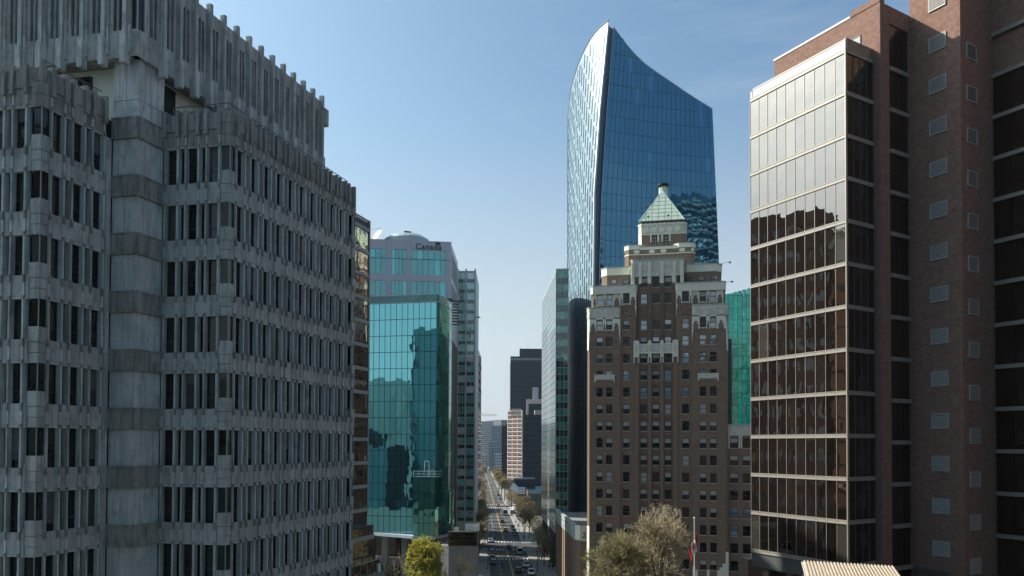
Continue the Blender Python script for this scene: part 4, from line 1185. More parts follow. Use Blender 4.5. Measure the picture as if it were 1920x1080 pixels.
def text_mesh(txt, size, depth, mat, name):
    c = bpy.data.curves.new(name, 'FONT'); c.body = txt; c.size = size; c.extrude = depth; c.align_x = 'CENTER'; c.offset = 0.012 * size; c.space_character = 1.08
    o = bpy.data.objects.new(name, c); COL.objects.link(o)
    dg = bpy.context.evaluated_depsgraph_get(); me = bpy.data.meshes.new_from_object(o.evaluated_get(dg)); me.name = name
    bpy.data.objects.remove(o); me.materials.clear(); me.materials.append(mat)
    me.transform(Matrix.Rotation(pi / 2, 4, 'X'))
    return me
FQ3.put('carved_numeral', text_mesh('2', 1.7, .03, M['stone_dark'], 'carved_numeral'), T, .65, -.23, 14.7)

# ------------------------------------------------------------------ teal glass tower with curved corner
T = thing('teal_glass_tower', 'teal mirror glass office block with curved corner raised above stone columns', 'building', (-20, 195, 0))
TQ0, TQ1 = Vector((-34.98, 193.7)), Vector((-18.07, 190.0))
F0 = Face(TQ0, TQ1)
rowz = [69.1 - 3.94 * k for k in range(15)]
panes(T, F0, frange(0, F0.len, 12), rowz, M['teal_glass'], y=-.05, gap=.13)
def arc(p, a0, a1, n, st_):
    pts = [Vector(p)]
    for i in range(n):
        a = radians(a0 + (a1 - a0) * (i + .5) / n); pts.append(pts[-1] + Vector((cos(a), sin(a))) * st_)
    return pts
curve = arc(TQ1, 68, 100, 13, 1.5)
for i in range(13):
    panes(T, Face(curve[i], curve[i + 1]), [0, 1.5], rowz, M['teal_glass_green'], y=-.05, gap=.12)
inner = [p_ + Vector((-.25, .15)) for p_ in curve]
b = MB(); b.prism([v[:] for v in [TQ0 + Vector((.05, .06))] + [TQ1 + Vector((-.02, .03))] + [c + Vector((-.03, .0)) for c in curve[1:]] + [curve[-1] + Vector((-14, 4)), TQ0 + UA * 22]], 13.95, 69.1)
o = link('mullion_core', b.mesh('mullion_core', M['teal_mull']), T); o.location = -WPOS[T.name]
for F, n_ in [(F0, 7)] + [(Face(curve[i], curve[i + 1]), 1) for i in range(13)]:
    b = MB()
    for i in range(n_):
        b.box(i * F.len / n_ + .03, (i + 1) * F.len / n_ - .03, .0, .03, 69.2, 70.9, 0)
    b.box(0, F.len, -.06, .08, 70.9, 71.05, 1); b.box(0, F.len, -.1, .1, 69.1, 69.25, 1)
    F.put('roof_screen', b.mesh('roof_screen', [M['teal_rail'], M['slim_frame']]), T)
# projecting lower bay with its roof terrace
BB0, BB1 = Vector((-22.82, 186.0)), Vector((-17.8, 184.9))
FBY = Face(BB0, BB1)
bz = [27.6, 23.9, 20.2, 16.9, 13.9]
panes(T, FBY, frange(0, FBY.len, 4), bz, M['teal_glass_green'], y=-.05, gap=.12, limit=600)
bc = arc(BB1, 62, 106, 14, 1.62)
for i in range(14): panes(T, Face(bc[i], bc[i + 1]), [0, 1.62], bz[1:], M['teal_glass_green'], y=-.05, gap=.12, limit=600)
panes(T, Face(bc[0], bc[2]), [0, 1.6, 3.2], bz[:2], M['teal_glass_green'], y=-.05, gap=.12, limit=600)
b = MB(); b.prism([v[:] for v in [BB0 + Vector((.04, .05))] + [c + Vector((-.04, .04)) for c in bc] + [bc[-1] + Vector((-8, 2)), BB0 + UA * 6]], 13.95, 23.85); b.prism([v[:] for v in [BB0 + Vector((.04, .05)), BB1 + Vector((-.03, .05)), bc[2] + Vector((-.05, .05)), BB0 + UA * 6]], 23.85, 27.55)
o = link('bay_core', b.mesh('bay_core', M['teal_mull']), T); o.location = -WPOS[T.name]
b = MB()
for hz in (27.7, 28.3, 28.9): b.tube(FBY.W(0, 0, hz), FBY.W(FBY.len, 0, hz), .06, .06, 5); b.tube(FBY.W(FBY.len, 0, hz), (*bc[2], hz), .06, .06, 5)
for x in frange(0, FBY.len, 4): b.tube(FBY.W(x, 0, 27.5), FBY.W(x, 0, 28.9), .05, .05, 5)
b.tube(FBY.W(2.2, 1.5, 28.9), FBY.W(2.2, 1.5, 31.2), .08, .08, 5); b.tube(FBY.W(3.3, 1.5, 27.6), FBY.W(3.3, 1.5, 31.2), .08, .08, 5); b.tube(FBY.W(2.2, 1.5, 31.2), FBY.W(3.3, 1.5, 31.2), .08, .08, 5)
o = link('terrace_railing', b.mesh('terrace_railing', M['slim_frame']), T); o.location = -WPOS[T.name]
b = MB(); b.prism([v[:] for v in [TQ0 + Vector((-.1, -.1)), BB0 + Vector((-.1, -.15))] + [c + Vector((.14, -.1)) for c in bc] + [bc[-1] + Vector((-14, 4)), TQ0 + UA * 22]], 13.25, 13.9)
o = link('soffit_edge', b.mesh('soffit_edge', M['slim_frame']), T); o.location = -WPOS[T.name]
cb = MB(); cb.box(-.75, .75, -.6, .6, 0, 13.2); CMt = cb.mesh('column', M['stone'])
for x in (4.3, 9.4, 13.6): F0.put('column', CMt, T, x, 1.2, 0)
b = MB(); b.box(0, 18.5, 6, 6.4, 0, 13.2); b.box(0, 18.5, 5.6, 6, 6.5, 7.5, 1); F0.put('lobby_wall', b.mesh('lobby_wall', [M['bronze_glass_side'], M['stone']]), T)
b = MB()
for x in (1.0, 5.6, 7.6, 11.2, 12.2): b.box(x, x + 1.3, 2.5, 2.8, 13.05, 13.2)
F0.put('soffit_lamp', b.mesh('soffit_lamp', M['lamp_warm']), T)
b = MB(); b.box(1, 13, 3.2, 3.6, 5.6, 7.6); F0.put('balcony_front', b.mesh('balcony_front', M['stone']), T)

# ------------------------------------------------------------------ stone podium box at the corner of the street
T = thing('podium_block', 'low grey stone podium block with dark glass top beside the road', 'building', (-11, 181, 0))
b = MB(); b.prism([(-16, 186), (-16, 181.2), (-14.1, 180), (-7.45, 180), (-8.0, 196), (-12, 197)], 0, 12.4)
for i in range(9): b.box(-14.0 + i * .75, -13.95 + i * .75, 179.93, 180.01, 0, 12.4)
o = link('stone_wall', b.mesh('stone_wall', M['stone']), T); o.location = -WPOS[T.name]
b = MB(); b.box(-14.05, -7.9, 179.9, 180.6, 12.5, 15.4, 0); b.box(-14.2, -13.95, 179.8, 181, 12.3, 15.6, 1); b.box(-7.9, -7.45, 179.8, 181, 12.3, 15.6, 1); b.box(-14.1, -7.45, 179.75, 181, 15.4, 15.6, 1)
b.box(-14, -7.9, 179.85, 179.9, 14.55, 14.62, 1); b.box(-14, -7.9, 179.85, 179.9, 13.6, 13.68, 1); b.box(-14, -7.9, 180.6, 190, 12.4, 12.6, 1)
o = link('glass_parapet', b.mesh('glass_parapet', [M['bronze_glass_side'], M['stone_dark']]), T); o.location = -WPOS[T.name]
b = MB(); b.box(-10.8, -7.5, 186, 188, 15.2, 16.6); b.box(-13.2, -12.2, 184, 186, 12.6, 16.0); b.box(-8.9, -7.6, 184.5, 186, 12.6, 16.2)
o = link('roof_unit', b.mesh('roof_unit', M['cream']), T); o.location = -WPOS[T.name]

# ------------------------------------------------------------------ lilac grey government office with lettering
T = thing('lettered_office_building', 'pale grey clad office with teal windows and black Canada wordmark near its roof', 'building', (-28, 230, 0))
DC = Vector((0.991, 0.135)).normalized()
C1 = Vector((-17.91, 232.0)); CW_ = 26.0
C0 = C1 - DC * CW_
F = Face(C0, C1); SH = CW_ - 23.87
cols = [(SH + x, SH + y) for x, y in ((-1.0, 5.14), (6.66, 10.93), (12.31, 22.3))]
b = MB(); wall_open(b, 0, CW_, 66, 94.0, cols, [(84.2, 91.5), (77.9, 82.4), (70, 77)], 0, .35); b.box(-.05, CW_ + .05, -.06, .4, 94, 94.2)
b.box(0, CW_, -.03, 0, 88.75, 88.85, 1)
for x in [c for ab in cols for c in ab] + [SH + 17.3]: b.box(x - .02, x + .02, -.012, 0, 91.5, 94, 1)
F.put('clad_wall', b.mesh('clad_wall', [M['canada_clad'], M['frame_dark']]), T)
for (a, c), n in zip(cols, (4, 4, 6)):
    panes(T, F, frange(a, c, n), [84.2, 88.8, 91.5], M['canada_glass'], y=.16, gap=.1); panes(T, F, frange(a, c, n), [77.9, 82.4], M['canada_glass'], y=.16, gap=.1); panes(T, F, frange(a, c, n), [70, 77], M['canada_glass'], y=.16, gap=.1)
CSD = Vector((0.012, 1.0)).normalized()
FSD = Face(C1, d=CSD)
b = MB(); wall_open(b, 0, 24, 66, 93.6, [(1.5 + 4 * i, 4.5 + 4 * i) for i in range(5)], [(84.2, 91.5), (77.9, 82.4)], 0, .35); FSD.put('side_wall', b.mesh('side_wall', M['canada_clad']), T)
b = MB(); b.prism([v[:] for v in (C0 + Vector((.1, .4)), C1 + Vector((-.3, .4)), C1 + CSD * 24 + Vector((-.4, 0)), C0 + CSD * 24)], 0, 93.7)
b.prism([v[:] for v in (C0, C1, C1 + CSD * 24, C0 + CSD * 24)], 0, 66)
o = link('body', b.mesh('body', M['blackout']), T); o.location = -WPOS[T.name]
b = MB(); b.box(2.0, CW_ + .3, -2.2, .1, 76.9, 77.15); b.box(2.0, CW_ + .3, -2.3, -2.1, 76.7, 77.25)
for i in range(14): b.tube(F.W(0, 0, 0), F.W(0, 0, 0), .01, .01) if False else b.box(2.4 + i * 1.7, 2.5 + i * 1.7, -2.1, 0, 76.75, 76.9)
F.put('louvred_canopy', b.mesh('louvred_canopy', M['frame_dark']), T)
b = MB()
for i in range(9): b.box(CW_ - .2, CW_ + 2.4, -1 + 0, .6, 70 + i * .85, 70.12 + i * .85)
b.slab([F.W(CW_, -.06, 82.4), F.W(CW_ + .2, -.06, 82.4), F.W(CW_ + 1.6, -.06, 76.6), F.W(CW_ + 1.3, -.06, 76.6)], [F.W(CW_, .2, 82.4), F.W(CW_ + .2, .2, 82.4), F.W(CW_ + 1.6, .2, 76.6), F.W(CW_ + 1.3, .2, 76.6)]) if False else None
F.put('side_louvre', b.mesh('side_louvre', M['frame_dark']), T)
F.put('lettering', text_mesh('Canada', 2.35, .05, M['lettering'], 'lettering'), T, SH + 17.25, -.08, 91.75)
# the little flag over the last letter
b = MB(); fx = SH + 19.25
b.box(fx, fx + .06, -.12, -.05, 93.0, 94.05)
for i in range(5): b.box(fx + .1 + i * .26, fx + .1 + (i + 1) * .26 - (.09 if i in (0, 3) else 0), -.12, -.05, 93.15 + .05 * sin(i * 1.6), 93.95 + .05 * sin(i * 1.6))
F.put('flag_emblem', b.mesh('flag_emblem', M['lettering']), T)
# dome, dish, mast on the roof
b = MB(); cx, cy, n = 0, 0, 28
prof_m = 0; prof = [(6.9, 0), (6.9, 2.1), (6.6, 2.5), (4.9, 3.6), (2.7, 4.15), (.01, 4.35)]
for (r0, z0), (r1, z1) in zip(prof, prof[1:]):
    for i in range(n):
        a0, a1 = 2 * pi * i / n, 2 * pi * (i + 1) / n
        b.face([(r0 * cos(a0), r0 * sin(a0), z0), (r0 * cos(a1), r0 * sin(a1), z0), (r1 * cos(a1), r1 * sin(a1), z1), (r1 * cos(a0), r1 * sin(a0), z1)])
p_ = F.W(SH + 11.0, 8, 93.7); dm = link('roof_dome', b.mesh('roof_dome', M['slim_frame']), T, p_)
b = MB(); b.box(-.9, .9, -.6, .6, 0, .9); b.box(-1.1, -.2, -.5, .5, .7, 1.05); b.box(2.4, 3.2, -.4, .4, -.6, -.2); link('roof_unit', b.mesh('roof_unit', M['black']), dm, (.4, 0, 4.2))
b = MB()
for i in range(20):
    a0, a1 = 2 * pi * i / 20, 2 * pi * (i + 1) / 20
    for (r0, d0), (r1, d1) in (((0, 0), (1.6, .25)), ((1.6, .25), (3.0, .95))):
        b.face([(d0, r0 * cos(a0), r0 * sin(a0)), (d1, r1 * cos(a0), r1 * sin(a0)), (d1, r1 * cos(a1), r1 * sin(a1)), (d0, r0 * cos(a1), r0 * sin(a1))])
b.tube((0, 0, 0), (1.8, 0, -2.4), .15, .2, 6); b.tube((.9, 0, 2.8), (-1.6, 0, .4), .06, .06, 4)
me = b.mesh('satellite_dish', M['steel']); me.transform(Matrix.Translation((0, 0, 3.0)) @ Matrix.Rotation(radians(35), 4, 'Y') @ Matrix.Rotation(radians(20), 4, 'Z'))
single('satellite_dish', me, 'white tilted satellite dish on the roof of the lettered grey office', 'satellite dish', F.W(SH + 1.6, 5, 94.0))
b = MB(); b.tube((0, 0, 0), (0, 0, 4.8), .07, .04, 5); b.tube((0, 0, 4.8), (0, 0, 7), .04, .02, 4)
single('roof_mast', b.mesh('roof_mast', M['far_white']), 'tall thin mast on the lettered office roof right of the dome', 'antenna', F.W(SH + 15.2, 6, 93.7))
b = MB(); b.tube((0, 0, 0), (0, 0, 3.2), .05, .02, 4); b.tube((0, 0, 0), (0, 0, 1.2), .1, .08, 5)
single('roof_mast', b.mesh('roof_mast', M['far_white']), 'short mast on the lettered office roof above the wordmark', 'antenna', F.W(SH + 17.3, 6, 93.7))

# ------------------------------------------------------------------ slim pale green tower and bronze tower beyond
T = thing('slim_glass_tower', 'slim pale green glass tower with grey corner posts behind the teal block', 'building', (-15, 262, 0))
F = Face((-18.9, 262), (-12.06, 262))
zz = [91.8 - 3.4 * k for k in range(25)]
for k in range(24):
    for x0, x1 in ((1.0, 3.35), (3.95, 6.3)):
        panes(T, F, frange(x0, x1, 1), [zz[k + 1] + 1.25, zz[k] - .05], M['slim_glass'], y=-.03, gap=.06)
        panes(T, F, frange(x0, x1, 3), [zz[k + 1], zz[k + 1] + 1.2], M['slab_glass_dark'], y=-.03, gap=.1, name='lower_pane')
b = MB()
for x in (0, .7, 3.4, 6.35): b.box(x, x + .5, -.35, .05, 0, 93.0)
b.box(0, 6.85, 0, 22, 0, 92.2); b.box(0, 6.85, -.2, .1, 91.9, 92.3)
F.put('frame', b.mesh('frame', M['slim_frame']), T)
b = MB(); b.tube((0, 0, 0), (1.2, 0, 0), .06, .06, 5); b.prism([(1.3 + .7 * cos(i * pi / 4), .7 * sin(i * pi / 4)) for i in range(8)], -.1, .12); F.put('sign_disc', b.mesh('sign_disc', M['frame_dark']), T, 6.4, -.2, 77)
T = thing('bronze_tower', 'narrow bronze brown tower edge showing right of the slim green tower', 'building', (-14, 300, 0))
b = MB(); b.box(-22, -12.75, 300, 330, 0, 71); b.prism([(-22, 300), (-13.1, 300), (-13.1, 330), (-22, 330)], 71, 71.8)
o = link('tower_wall', b.mesh('tower_wall', M['bronze']), T); o.location = -WPOS[T.name]
b = MB()
for k in range(22):
    for i in range(4): b.box(-22 + i * 2.4 + .3, -22 + i * 2.4 + 1.9, 299.9, 300, 3 + 3.1 * k, 5 + 3.1 * k)
    for i in range(9): b.box(-12.76, -12.70, 301 + i * 3.2, 303.2 + i * 3.2, 3 + 3.1 * k, 5 + 3.1 * k)
o = link('glazing', b.mesh('glazing', M['beige_mirror']), T, kind='stuff'); o.location = -WPOS[T.name]

# ------------------------------------------------------------------ mirror glass block just beyond the concrete building
T = thing('mirror_glass_block', 'mirror glass block with grey bands glimpsed just past the concrete building', 'building', (-24, 125, 0))
E1 = Vector((-23.12, 128.0)); E0 = E1 - UA * 50
F = Face(E0, E1)
bz = [69.6 - 3.72 * k for k in range(13)]
bl = MB(); mu = MB()
for k, z in enumerate(bz):
    bl.box(0, F.len, -.2, .1, z - .55, z)
    if k < 12:
        panes(T, F, frange(F.len - 24, F.len, 14), [z - 3.72, z - .55], M['beige_mirror'], y=-.04, gap=.08)
        panes(T, F, frange(0, F.len - 24, 10), [z - 3.72, z - .55], M['beige_mirror'], y=-.04, gap=.08, name='rear_pane')
bl.box(F.len - .25, F.len + .1, -.2, .3, 24, 71); bl.box(0, F.len, -.1, .1, 70.7, 71)
F.put('floor_band', bl.mesh('floor_band', M['strip_band']), T)
b = MB(); b.box(0, F.len, .0, 18, 0, 70.6); F.put('body', b.mesh('body', M['frame_dark']), T)
T = thing('glass_fronted_annex', 'low mirror fronted annex with roof terrace rails below the teal block', 'building', (-19, 108, 0))
L1_ = Vector((-18.61, 108.0)); F = Face(L1_ - UA * 16, L1_)
panes(T, F, frange(6, F.len, 7), [20.4, 22.4], M['beige_mirror'], y=-.04, gap=.06); panes(T, F, frange(6, F.len, 7), [23.0, 24.1], M['beige_mirror'], y=-.04, gap=.06)
panes(T, F, frange(6, F.len, 7), [14, 20.2], M['beige_mirror'], y=-.04, gap=.06)
b = MB(); b.box(0, F.len, 0, 6, 0, 24.2); b.box(0, F.len + .1, -.12, .1, 22.4, 23.0, 1); F.put('body', b.mesh('body', [M['frame_dark'], M['strip_band']]), T)
L2_ = Vector((-16.3, 100.5)); F = Face(L2_ - UA * 12, L2_)
b = MB(); b.box(0, F.len, 0, 3, 0, 18.6, 0); b.box(0, F.len + .2, -.3, .3, 18.5, 19.2, 1)
for i in range(9): b.box(i * 1.35 + .2, i * 1.35 + .8, -.05, .01, 12, 17.8, 2)
F.put('lower_wall', b.mesh('lower_wall', [M['stone'], M['pave'], M['blackout']]), T)
b = MB(); b.box(0, F.len, .2, .23, 19.3, 20.7, 0); b.box(0, F.len, .15, .28, 20.7, 20.8, 1)
for i in range(8): b.box(i * 1.7, i * 1.7 + .06, .17, .26, 19.2, 20.7, 1)
b.box(F.len - 1.0, F.len - .4, -.1, .3, 12, 20.2, 2)
F.put('terrace_rail', b.mesh('terrace_rail', [M['bronze_glass_side'], M['steel'], M['cream']]), T)

# ------------------------------------------------------------------ bright green glass building right of the brick tower
T = thing('bright_green_tower', 'vivid green glass tower seen between the stepped brick tower and the bronze glass box', 'building', (66, 235, 0))
F = Face((60, 236.2), (74, 233.2))
b = MB(); b.prism([(60, 236.4), (74, 233.4), (80, 262), (62, 262)], 0, 80)
o = link('body', b.mesh('body', M['teal_mull']), T); o.location = -WPOS[T.name]
zz = [83 - 3.6 * k for k in range(14)]
xs_ = frange(0, 14.3, 11)
for i in range(11):
    top = 79.2 + 3.6 * (xs_[i] / 14.3)
    col_dark = i in (2, )
    seq = [z for z in zz if z < top - .5]
    seq = [top] + seq
    panes(T, F, xs_[i:i + 2], seq, (M['blue_mull'] if col_dark and False else M['bright_green']), y=-.05, gap=.1)
b = MB(); b.box(3.4, 4.7, -1.2, -.06, 0, 66.5); F.put('dark_shaft', b.mesh('dark_shaft', M['teal_mull']), T)
b = MB()
for k in range(20): b.box(5.0, 5.25, -.16, -.02, 43 + k * 1.5, 43.9 + k * 1.5); b.box(8.0, 8.3, -.16, -.02, 43 + k * 1.9, 44.3 + k * 1.9)
F.put('window_strip', b.mesh('window_strip', M['slim_glass']), T, kind='stuff')

# ------------------------------------------------------------------ far buildings along the street
def grid_building(name, label, x0, x1, y0, y1, z1, mats, fh, nx, wfrac=(.65, .55), side=0, zb=0, depth=.35, group=None):
    """block with recessed window grid on its camera side and its street side"""
    T = thing(name, label, 'building', ((x0 + x1) / 2, y0, 0), group)
    b = MB(); F = Face((x0, y0), (x1, y0)); L = F.len
    nz = int((z1 - zb - 1.2) / fh)
    rows = [(z1 - 1.2 - fh * (k + 1) + fh * (1 - wfrac[1]) * .5, z1 - 1.2 - fh * (k + 1) + fh * (1 + wfrac[1]) * .5) for k in range(nz)]
    st_ = L / nx
    cols = [(i * st_ + st_ * (1 - wfrac[0]) / 2, (i + 1) * st_ - st_ * (1 - wfrac[0]) / 2) for i in range(nx)]
    wall_open(b, 0, L, zb, z1, cols, rows, 0, depth)
    F.put('front_wall', b.mesh('front_wall', mats[0]), T)
    for F2, L2 in ((Face((x0, y1), (x0, y0)), y1 - y0), (Face((x1, y0), (x1, y1)), y1 - y0)):
        b = MB(); n2 = max(2, int(L2 / st_)); s2 = L2 / n2
        wall_open(b, 0, L2, zb, z1, [(i * s2 + s2 * (1 - wfrac[0]) / 2, (i + 1) * s2 - s2 * (1 - wfrac[0]) / 2) for i in range(n2)], rows, 0, depth)
        F2.put('side_wall', b.mesh('side_wall', mats[0]), T)
    b = MB(); b.box(x0 + depth, x1 - depth, y0 + depth, y1 - depth, zb, z1 - .1)
    o = link('glazing', b.mesh('glazing', mats[1]), T); o.location = -WPOS[T.name]
    return T, F, rows, cols
T, F, rows, cols = grid_building('black_slab_tower', 'tall black glass tower with pale slots near its top far down the street', -1.6, 34, 700, 730, 113, (M['far_dark'], M['far_black_glass']), 3.9, 16, (.35, .4))
b = MB(); b.box(6.5, 34, 704, 726, 113, 120.3); b.tube((14, 710, 120), (14, 710, 126), .15, .08, 4); b.tube((7, 706, 120), (7, 706, 123), .12, .08, 4); o = link('roof_house', b.mesh('roof_house', M['far_dark']), T); o.location = -WPOS[T.name]
b = MB()
for i in range(16): b.box(1.0 + i * 2.2, 2.0 + i * 2.2, -.12, 0, 109.6, 111.6)
F.put('pale_slot', b.mesh('pale_slot', M['far_white']), T)
b = MB()
for k in range(26): b.box(-.5, 0, 0, 22, 8 + 3.9 * k, 8.9 + 3.9 * k)
o = link('balcony_edge', b.mesh('balcony_edge', M['far_white']), T, (0, 0, 0)); o.location = Vector((-1.6, 700, 0)) - WPOS[T.name]
T, F, rows, cols = grid_building('black_narrow_block', 'narrow dark block just left of the pale gridded block', -8.2, -3.0, 650, 700, 51, (M['far_dark'], M['far_black_glass']), 3.4, 3, (.4, .4))
# cream gridded block
T = thing('cream_gridded_block', 'pinkish cream office block of stacked balcony bands with dark windows', 'building', (2, 620, 0))
F = Face((-3.3, 622), d=(.68, -.733)); b = MB(); QL = 16.6
for k in range(17):
    z = 62.0 - 3.2 * k
    b.box(0, QL, -.5, .4, z - .75, z); b.box(0, QL, -.2, .4, z - 1.25, z - .95)
for x in (0, 5.3, 11.0, 16.1): b.box(x, x + .5, -.35, .4, 8, 62)
for k in range(17):
    z = 62.0 - 3.2 * k
    for i in range(12): b.box(.4 + i * 1.36, .70 + i * 1.36, -.15, .4, z - 2.4, z - .75)
F.put('balcony_band', b.mesh('balcony_band', M['far_cream']), T)
b = MB(); b.box(0, QL, .4, 30, 0, 61.5); F.put('body', b.mesh('body', M['far_dark']), T)
b = MB()
for k in range(17):
    for j in range(8): b.box(-.4, 0, 1 + j * 3.6, 4.2 + j * 3.6, 61.2 - 3.2 * k, 62 - 3.2 * k)
F.put('side_band', b.mesh('side_band', M['far_cream']), T)
T, F, rows, cols = grid_building('black_glass_block', 'black glass block with cream roof arch in front of the tall black tower', 7.3, 30, 560, 592, 56.5, (M['far_dark'], M['far_black_glass']), 3.8, 9, (.5, .5))
b = MB(); b.box(10, 26, 562, 566, 64.5, 67.5); b.box(10, 11.6, 562, 566, 56.4, 64.5); b.box(16, 26, 566, 575, 56.4, 60)
for i in range(4): b.box(-.5 + i * 1.9, .7 + i * 1.9, 598, 600, 56, 62.5)
o = link('roof_arch', b.mesh('roof_arch', M['far_cream']), T); o.location = -WPOS[T.name]
b = MB(); b.box(14.5, 18.5, 563, 565, 67.4, 76); o = link('roof_unit', b.mesh('roof_unit', M['far_white']), T); o.location = -WPOS[T.name]
b = MB(); b.box(7.2, 7.8, 559.2, 560, 0, 56.5); b.box(7.3, 30, 559, 560, 3.5, 6.5); o = link('edge_post', b.mesh('edge_post', M['far_grey']), T); o.location = -WPOS[T.name]
far = [('condo_tower', 'pale blue grey condo tower farthest left beyond the street end', -56, -31, 1300, 1325, 74, M['far_white'], M['far_glass'], 3.2, 8),
       ('condo_tower', 'darker teal condo tower in the middle of the far skyline', -31, -12, 1250, 1275, 66, M['far_grey'], M['far_glass'], 3.2, 7),
       ('condo_tower', 'grey blue condo tower touching the black tower at street end', -14.7, -4, 1100, 1122, 70, M['far_grey'], M['far_glass'], 3.3, 5),
       ('condo_block', 'small white block at the very end of the street', -37, -31.5, 1000, 1012, 24, M['far_white'], M['far_dark'], 3.2, 2),
       ('condo_block', 'low pale block with bay windows right of the street end', -19.6, -11, 900, 925, 26, M['far_white'], M['far_glass'], 3.2, 4),
       ('condo_tower', 'grey slab behind the condo towers at left of the skyline', -78, -46, 1420, 1440, 66, M['far_grey'], M['far_glass'], 3.2, 9),
       ('low_far_block', 'low blue grey block below the middle condo tower', -30, -18, 1050, 1075, 40, M['far_grey'], M['far_glass'], 3.3, 5),
       ('low_far_block', 'low teal block behind the bay windowed block', -24, -14, 980, 1000, 33, M['far_grey'], M['far_glass'], 3.2, 4)]
for nm, lb, x0, x1, y0, y1, z1, m0, m1, fh, nx in far: grid_building(nm, lb, x0, x1, y0, y1, z1, (m0, m1), fh, nx, (.7, .55), group='distant blocks at the end of the street')
# left side of the street beyond the slim tower, and right side shops
grid_building('brick_shop_block', 'small brown block on the left pavement past the bronze tower', -40, -26.5, 420, 450, 17, (M['bronze'], M['far_glass']), 3.6, 6, (.6, .6))
grid_building('far_left_block', 'dark low block on the left side far along the street', -58, -38, 520, 620, 15, (M['bronze'], M['far_glass']), 3.6, 8, (.6, .6))
grid_building('far_right_block', 'brown low block behind the kiosks on the right side of the street', 8, 26, 400, 440, 11, (M['bronze'], M['far_glass']), 3.6, 6, (.6, .6))
# tilted canopy and sign board on the dark corner block
T = thing('corner_shop', 'dark corner shop with tilted cream canopy and white sign board', 'shop', (5, 476, 0))
b = MB(); b.box(1.5, 14, 476, 500, 0, 15); b.box(2, 13, 475.8, 476, 1, 5, 1); o = link('shop_wall', b.mesh('shop_wall', [M['far_dark'], M['bronze_glass_side']]), T); o.location = -WPOS[T.name]
b = MB(); b.slab([(-2.0, 470, 8.4), (1.6, 470, 5.8), (4.6, 476, 9.6), (1.0, 476, 13.0)], [(-2.0, 470.3, 8.0), (1.6, 470.3, 5.4), (4.6, 476.3, 9.2), (1.0, 476.3, 12.6)]); b.slab([(-2.1, 469.8, 8.6), (-1.9, 469.8, 4.6), (1.5, 469.8, 0.2), (1.7, 469.8, 5.8)], [(-2.1, 470.1, 8.6), (-1.9, 470.1, 4.6), (1.5, 470.1, .2), (1.7, 470.1, 5.8)])
o = link('tilted_canopy', b.mesh('tilted_canopy', M['cream']), T); o.location = -WPOS[T.name]
b = MB(); b.box(1.9, 8.0, 474.8, 475.1, 6.2, 10.2)
o = link('sign_board', b.mesh('sign_board', M['white']), T); o.location = -WPOS[T.name]
b = MB()
for zz_ in (8.6, 6.9):
    x = 2.4
    while x < 7.4:
        wd_ = rw.uniform(.25, .6); b.box(x, x + wd_, 474.72, 474.8, zz_, zz_ + .8); x += wd_ + .14
o = link('sign_lettering', b.mesh('sign_lettering', M['far_grey']), T); o.location = -WPOS[T.name]
# tower crane far away
b = MB()
for sx in (-1, 1): b.tube((-58, sx, 70), (8, sx, 70), .35, .35, 4)
b.tube((-58, 0, 72.6), (8, 0, 72.6), .35, .35, 4)
for i in range(22): b.tube((-58 + 3 * i, 1, 70), (-56.5 + 3 * i, 0, 72.6), .2, .2, 3); b.tube((-56.5 + 3 * i, 0, 72.6), (-55 + 3 * i, 1, 70), .2, .2, 3)
b.tube((-44, 0, -20), (-44, 0, 80), 1.0, 1.0, 4); b.tube((-44, 0, 80), (4, 0, 72.6), .15, .15, 3); b.tube((-44, 0, 80), (-57, 0, 72.6), .15, .15, 3)
single('tower_crane', b.mesh('tower_crane', M['far_cream']), 'pale tower crane jib above the far condo towers', 'crane', (-37, 1500, 20))
# towers beside and behind the viewpoint that the facades mirror
grid_building('grey_tower', 'grey office tower behind the viewpoint mirrored dark in the teal glass', -160, -141, -48, -28, 100, (M['stone_dark'], M['far_glass']), 3.8, 7)
T, F, rows, cols = grid_building('balcony_tower', 'tower with curved balconies mirrored in the blue glass', 184, 210, 28, 50, 187, (M['far_grey'], M['far_glass']), 3.4, 7)
b = MB()
for k in range(44): b.box(180.5 + (k % 3), 183.9, 28 + 2 * (k % 3), 50, 4 + 4.1 * k, 5.2 + 4.1 * k); b.box(181 + 2 * (k % 3), 210, 50.1, 53.5, 4 + 4.1 * k, 5.2 + 4.1 * k)
o = link('balcony', b.mesh('balcony', M['far_white']), T, kind='stuff'); o.location = -WPOS[T.name]

